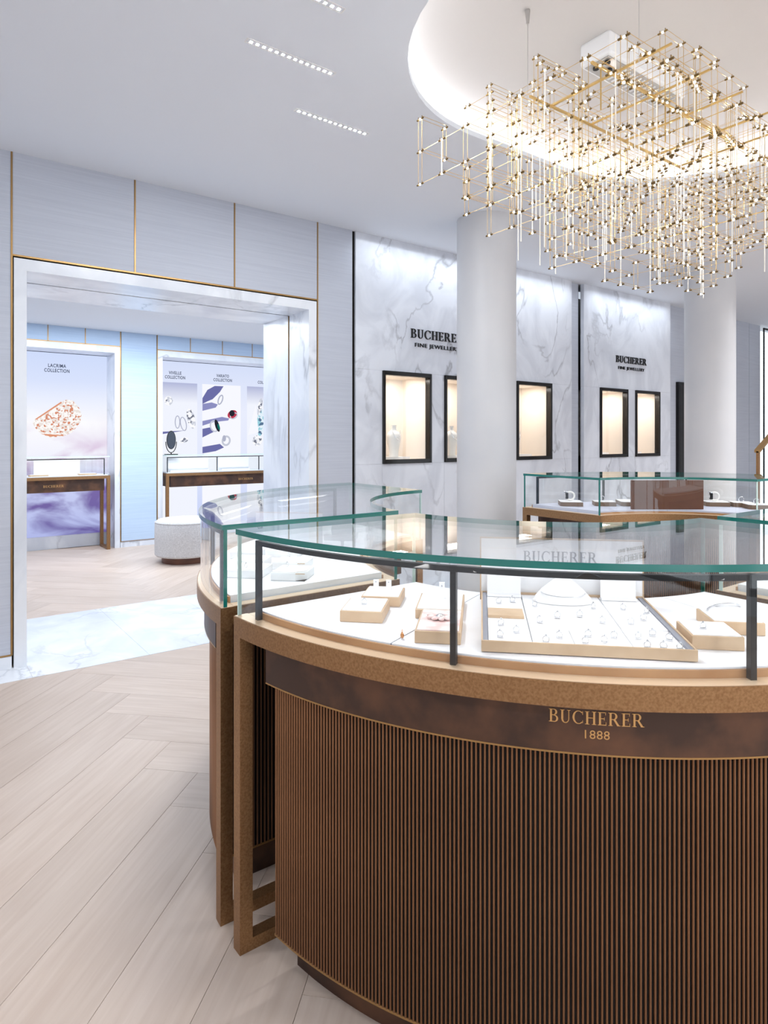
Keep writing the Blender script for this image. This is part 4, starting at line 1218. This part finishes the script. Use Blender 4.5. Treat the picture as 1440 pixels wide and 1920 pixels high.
def watch(x, y, lab):
    t = thing('watch', lab, 'watch', (x, y, ZD_ + .0335), A45, 'watches in the far counter')
    mb = MB(); mb.torus((0, 0, .036), .030, .007, 'Y', 20, 6, squash=1.4); mb.obj('strap', M['bust'], t, smooth=True)
    mb = MB(); mb.box(-.034, -.014, -.012, .012, .014, .060); mb.obj('strap_block', M['black'], t, bevel=.003)
    mb = MB(); mb.lathe([(.016, 0), (.016, .006), (.012, .008)], 18); mb.bend(lambda a, b, c: (a - .03, b, c + .062)); mb.obj('watch_case', M['silver'], t, smooth=True)
watch(3.96, 3.03, 'watch with a black strap block on the leftmost far tray')
watch(4.79, 2.37, 'watch with a black strap block right of the glossy brown panel')
for (xx, yy, lab) in ((4.14, 2.88, 'ring on the far tray by the glass corner'), (4.90, 2.23, 'ring on the second far tray from the right end'), (4.84, 2.10, 'ring on the far tray at the right end')):
    t = thing('bracelet', lab, 'bracelet', (xx, yy, ZD_ + .0335), A45, 'bracelets in the far counter')
    MB().torus((0, 0, .020), .018, .0025, 'Y', 18, 5).obj('hoop', M['silver'], t, smooth=True); MB().box(-.012, .012, -.006, .006, 0, .004).obj('holder', M['pad'], t)

# ------------------------------------------------------------------ handrail at the right
hr = thing('handrail', 'flat brass stair handrail rising behind the far counter', 'handrail', (7.42, 3.20, 0))
MB().box(-.022, .022, -.012, .012, 0, 1.36).obj('post', M['brass'], hr)
mb = MB(); mb.v = [(-.022, -.03, 1.345), (2.0, -.03, 2.42), (2.0, .03, 2.42), (-.022, .03, 1.345), (-.022, -.03, 1.375), (2.0, -.03, 2.45), (2.0, .03, 2.45), (-.022, .03, 1.375)]
mb.f = [(0, 3, 2, 1), (4, 5, 6, 7), (0, 1, 5, 4), (1, 2, 6, 5), (2, 3, 7, 6), (3, 0, 4, 7)]; mb.m = [0] * 6
mb.obj('rail', M['brass_trim'], hr)
MB().box(1.95, 1.99, -.012, .012, 0, 2.41).obj('post', M['brass'], hr)

# ================================================================== CHANDELIER
chn = thing('chandelier', 'large brass wire lattice chandelier with hundreds of tiny LED nodes under the dome', 'chandelier', (0, 0, 0))
S = .16
GX, GY, GZ = 16, 9, 7
XB, YB_, ZB = 2.01, 1.15, 2.43
rng = random.Random(11)
node = {}
# lowest and highest lattice level of each column of the cloud, rows along X
LEVELS = """02 03 03 03 03 03 13 24 24
02 03 03 03 04 04 14 14 24
02 03 04 04 04 05 15 15 25
02 03 04 05 05 05 06 15 16
02 03 05 05 05 05 06 16 26
02 03 05 06 06 06 06 06 26
02 03 05 06 06 06 06 06 16
02 03 04 06 06 06 06 06 16
02 03 04 06 06 06 06 06 16
02 03 04 06 06 06 06 06 16
02 03 04 06 06 06 06 06 16
02 03 14 16 06 06 06 06 16
02 13 14 16 16 06 06 06 16
12 13 14 16 16 16 06 06 16
12 13 14 15 16 16 16 06 16
12 13 14 15 26 26 16 16 16""".split('\n')
for i in range(GX):
    for j in range(GY):
        lo, hi = (int(c) for c in LEVELS[i].split()[j])
        if hi > 3 and rng.random() < .25: hi -= 1
        if rng.random() < .30: lo += 1
        for k in range(GZ):
            if lo <= k <= hi and rng.random() < .86: node[(i, j, k)] = True
pos = lambda i, j, k: (XB + i * S, YB_ + j * S, ZB + k * S)
# one LED node: two dark gold caps and a glowing lens between them, lying along Y
cap = MB(); 
for sy in (-1, 1):
    cap.tube((0, sy * .0085, 0), (0, sy * .0230, 0), .0046, 6, 0)
    cap.tube((0, sy * .0135, 0), (0, sy * .0135, .013), .0018, 5, 0)
cap.lathe([(.0004, -.0052), (.0042, -.003), (.0042, .002), (.0004, .004)], 8, (0, 0), 1)
node_me = cap.mesh('led_node', [M['node_cap'], M['led']])
keys = list(node)
dcam = lambda k: (Vector(pos(*k)) - Vector((0, 0, 1.5))).length
def inview(k):
    x, y, z = pos(*k); d = x * math.cos(TH) + y * math.sin(TH); r = x * math.sin(TH) - y * math.cos(TH)
    return 720 + 1200 * r / d < 1450
keys.sort(key=lambda k: (0 if inview(k) else 1, dcam(k)))
for k in keys[:300]:
    link('led_node', node_me, chn, pos(*k))
far = MB()
for k in keys[300:]:
    p = pos(*k); i = len(far.v)
    far.v += [(a + p[0], b + p[1], c + p[2]) for a, b, c in cap.v]; far.f += [tuple(i + q for q in f) for f in cap.f]; far.m += cap.m
fo = far.obj('far_led_nodes', [M['node_cap'], M['led']], chn); fo['kind'] = 'stuff'
# wires: runs of neighbouring nodes along each axis
runs = []
def collect(axis):
    n_ = (GX, GY, GZ)
    others = [a for a in range(3) if a != axis]
    for u in range(n_[others[0]]):
        for v in range(n_[others[1]]):
            st = None
            for w in range(n_[axis] + 1):
                key = [0, 0, 0]; key[others[0]] = u; key[others[1]] = v; key[axis] = w
                on = w < n_[axis] and tuple(key) in node
                if on and st is None: st = w
                if not on and st is not None:
                    if w - 1 > st:
                        a = list(key); a[axis] = st; b = list(key); b[axis] = w - 1
                        runs.append((axis, tuple(a), tuple(b)))
                    st = None
for ax in range(3): collect(ax)
wires = []
for ax, a, b in runs:
    pa, pb = Vector(pos(*a)), Vector(pos(*b))
    if ax == 0:
        for sy in (-1, 1): wires.append((pa + Vector((0, sy * .0135, .011)), pb + Vector((0, sy * .0135, .011)), .0011, 0))
    elif ax == 1:
        wires.append((pa + Vector((0, .018, 0)), pb - Vector((0, .018, 0)), .0010, 0))
    else:
        rod_ = rng.random() < .32
        for sy in ((-1, 1) if not rod_ else (0,)):
            wires.append((pa + Vector((0, sy * .0135, 0)), pb + Vector((0, sy * .0135, 0)), .0028 if rod_ else .0011, 1 if rod_ else 0))
# a few acrylic rods reach below the lattice
for _ in range(26):
    i, j = rng.randrange(1, GX - 1), rng.randrange(1, GY - 1)
    p = Vector(pos(i, j, 0)); wires.append((p + Vector((.03, 0, -rng.uniform(.0, .10))), p + Vector((.03, 0, S * rng.choice([2, 3, 4]))), .0026, 1))
wires.sort(key=lambda w: -(w[0] - w[1]).length * w[2] / (((w[0] + w[1]) / 2 - Vector((0, 0, 1.5))).length ** 2))
WM = [M['wire'], M['rod']]
unit = [MB().tube((0, 0, 0), (0, 0, 1), 1, 5).mesh('wire', WM[q]) for q in (0, 1)]
for a, b, r, q in wires[:300]:
    d = b - a; o = link('wire' if q == 0 else 'acrylic_rod', unit[q], chn, a)
    o.rotation_euler = d.to_track_quat('Z', 'Y').to_euler(); o.scale = (r, r, d.length)
fw = MB()
for a, b, r, q in wires[300:]: fw.tube(a, b, r, 4, q)
fo = fw.obj('far_wires', WM, chn); fo['kind'] = 'stuff'
# canopy box, carrier bars, suspension
cz = 3.49
MB().box(2.89, 3.64, 1.965, 2.15, cz, ZD + .005).obj('canopy', M['white_metal'], chn, bevel=.015)
MB().box(2.91, 3.62, 1.985, 2.13, cz - .004, cz).obj('canopy_plate', M['steel'], chn)
for k in range(16):
    MB().box(3.05 + k * .035, 3.062 + k * .035, 2.0, 2.115, cz - .009, cz - .004).obj('grille_slat', M['white_metal'], chn)
for x, y in ((2.95, 2.02), (2.95, 2.09), (3.02, 2.055)):
    MB().lathe([(.016, cz - .012), (.016, cz - .004)], 12, (x, y)).obj('cable_gland', M['black'], chn)
zb = 3.25
for y in (1.83, 2.20):
    MB().box(2.55, 4.05, y - .006, y + .006, zb, zb + .010).obj('carrier_bar', M['wire'], chn)
for x in (2.73, 3.07, 3.40, 3.73, 4.0):
    MB().box(x - .005, x + .005, 1.54, 2.22, zb + .010, zb + .018).obj('carrier_bar', M['wire'], chn)
for (x, y) in ((2.44, 2.12), (2.44, 1.52), (4.0, 2.12), (4.0, 1.52)):
    MB().tube((x, y, ZB + 4 * S), (x, y, ZD), .0016, 6).obj('suspension_cable', M['steel'], chn)
    MB().lathe([(.007, ZD - .07), (.012, ZD - .01), (.012, ZD)], 12, (x, y)).obj('ceiling_cap', M['steel'], chn)
for x in (2.95, 3.27, 3.58):
    MB().tube((x, 2.06, zb), (x, 2.06, cz), .004, 6).obj('feed_rod', M['wire'], chn)
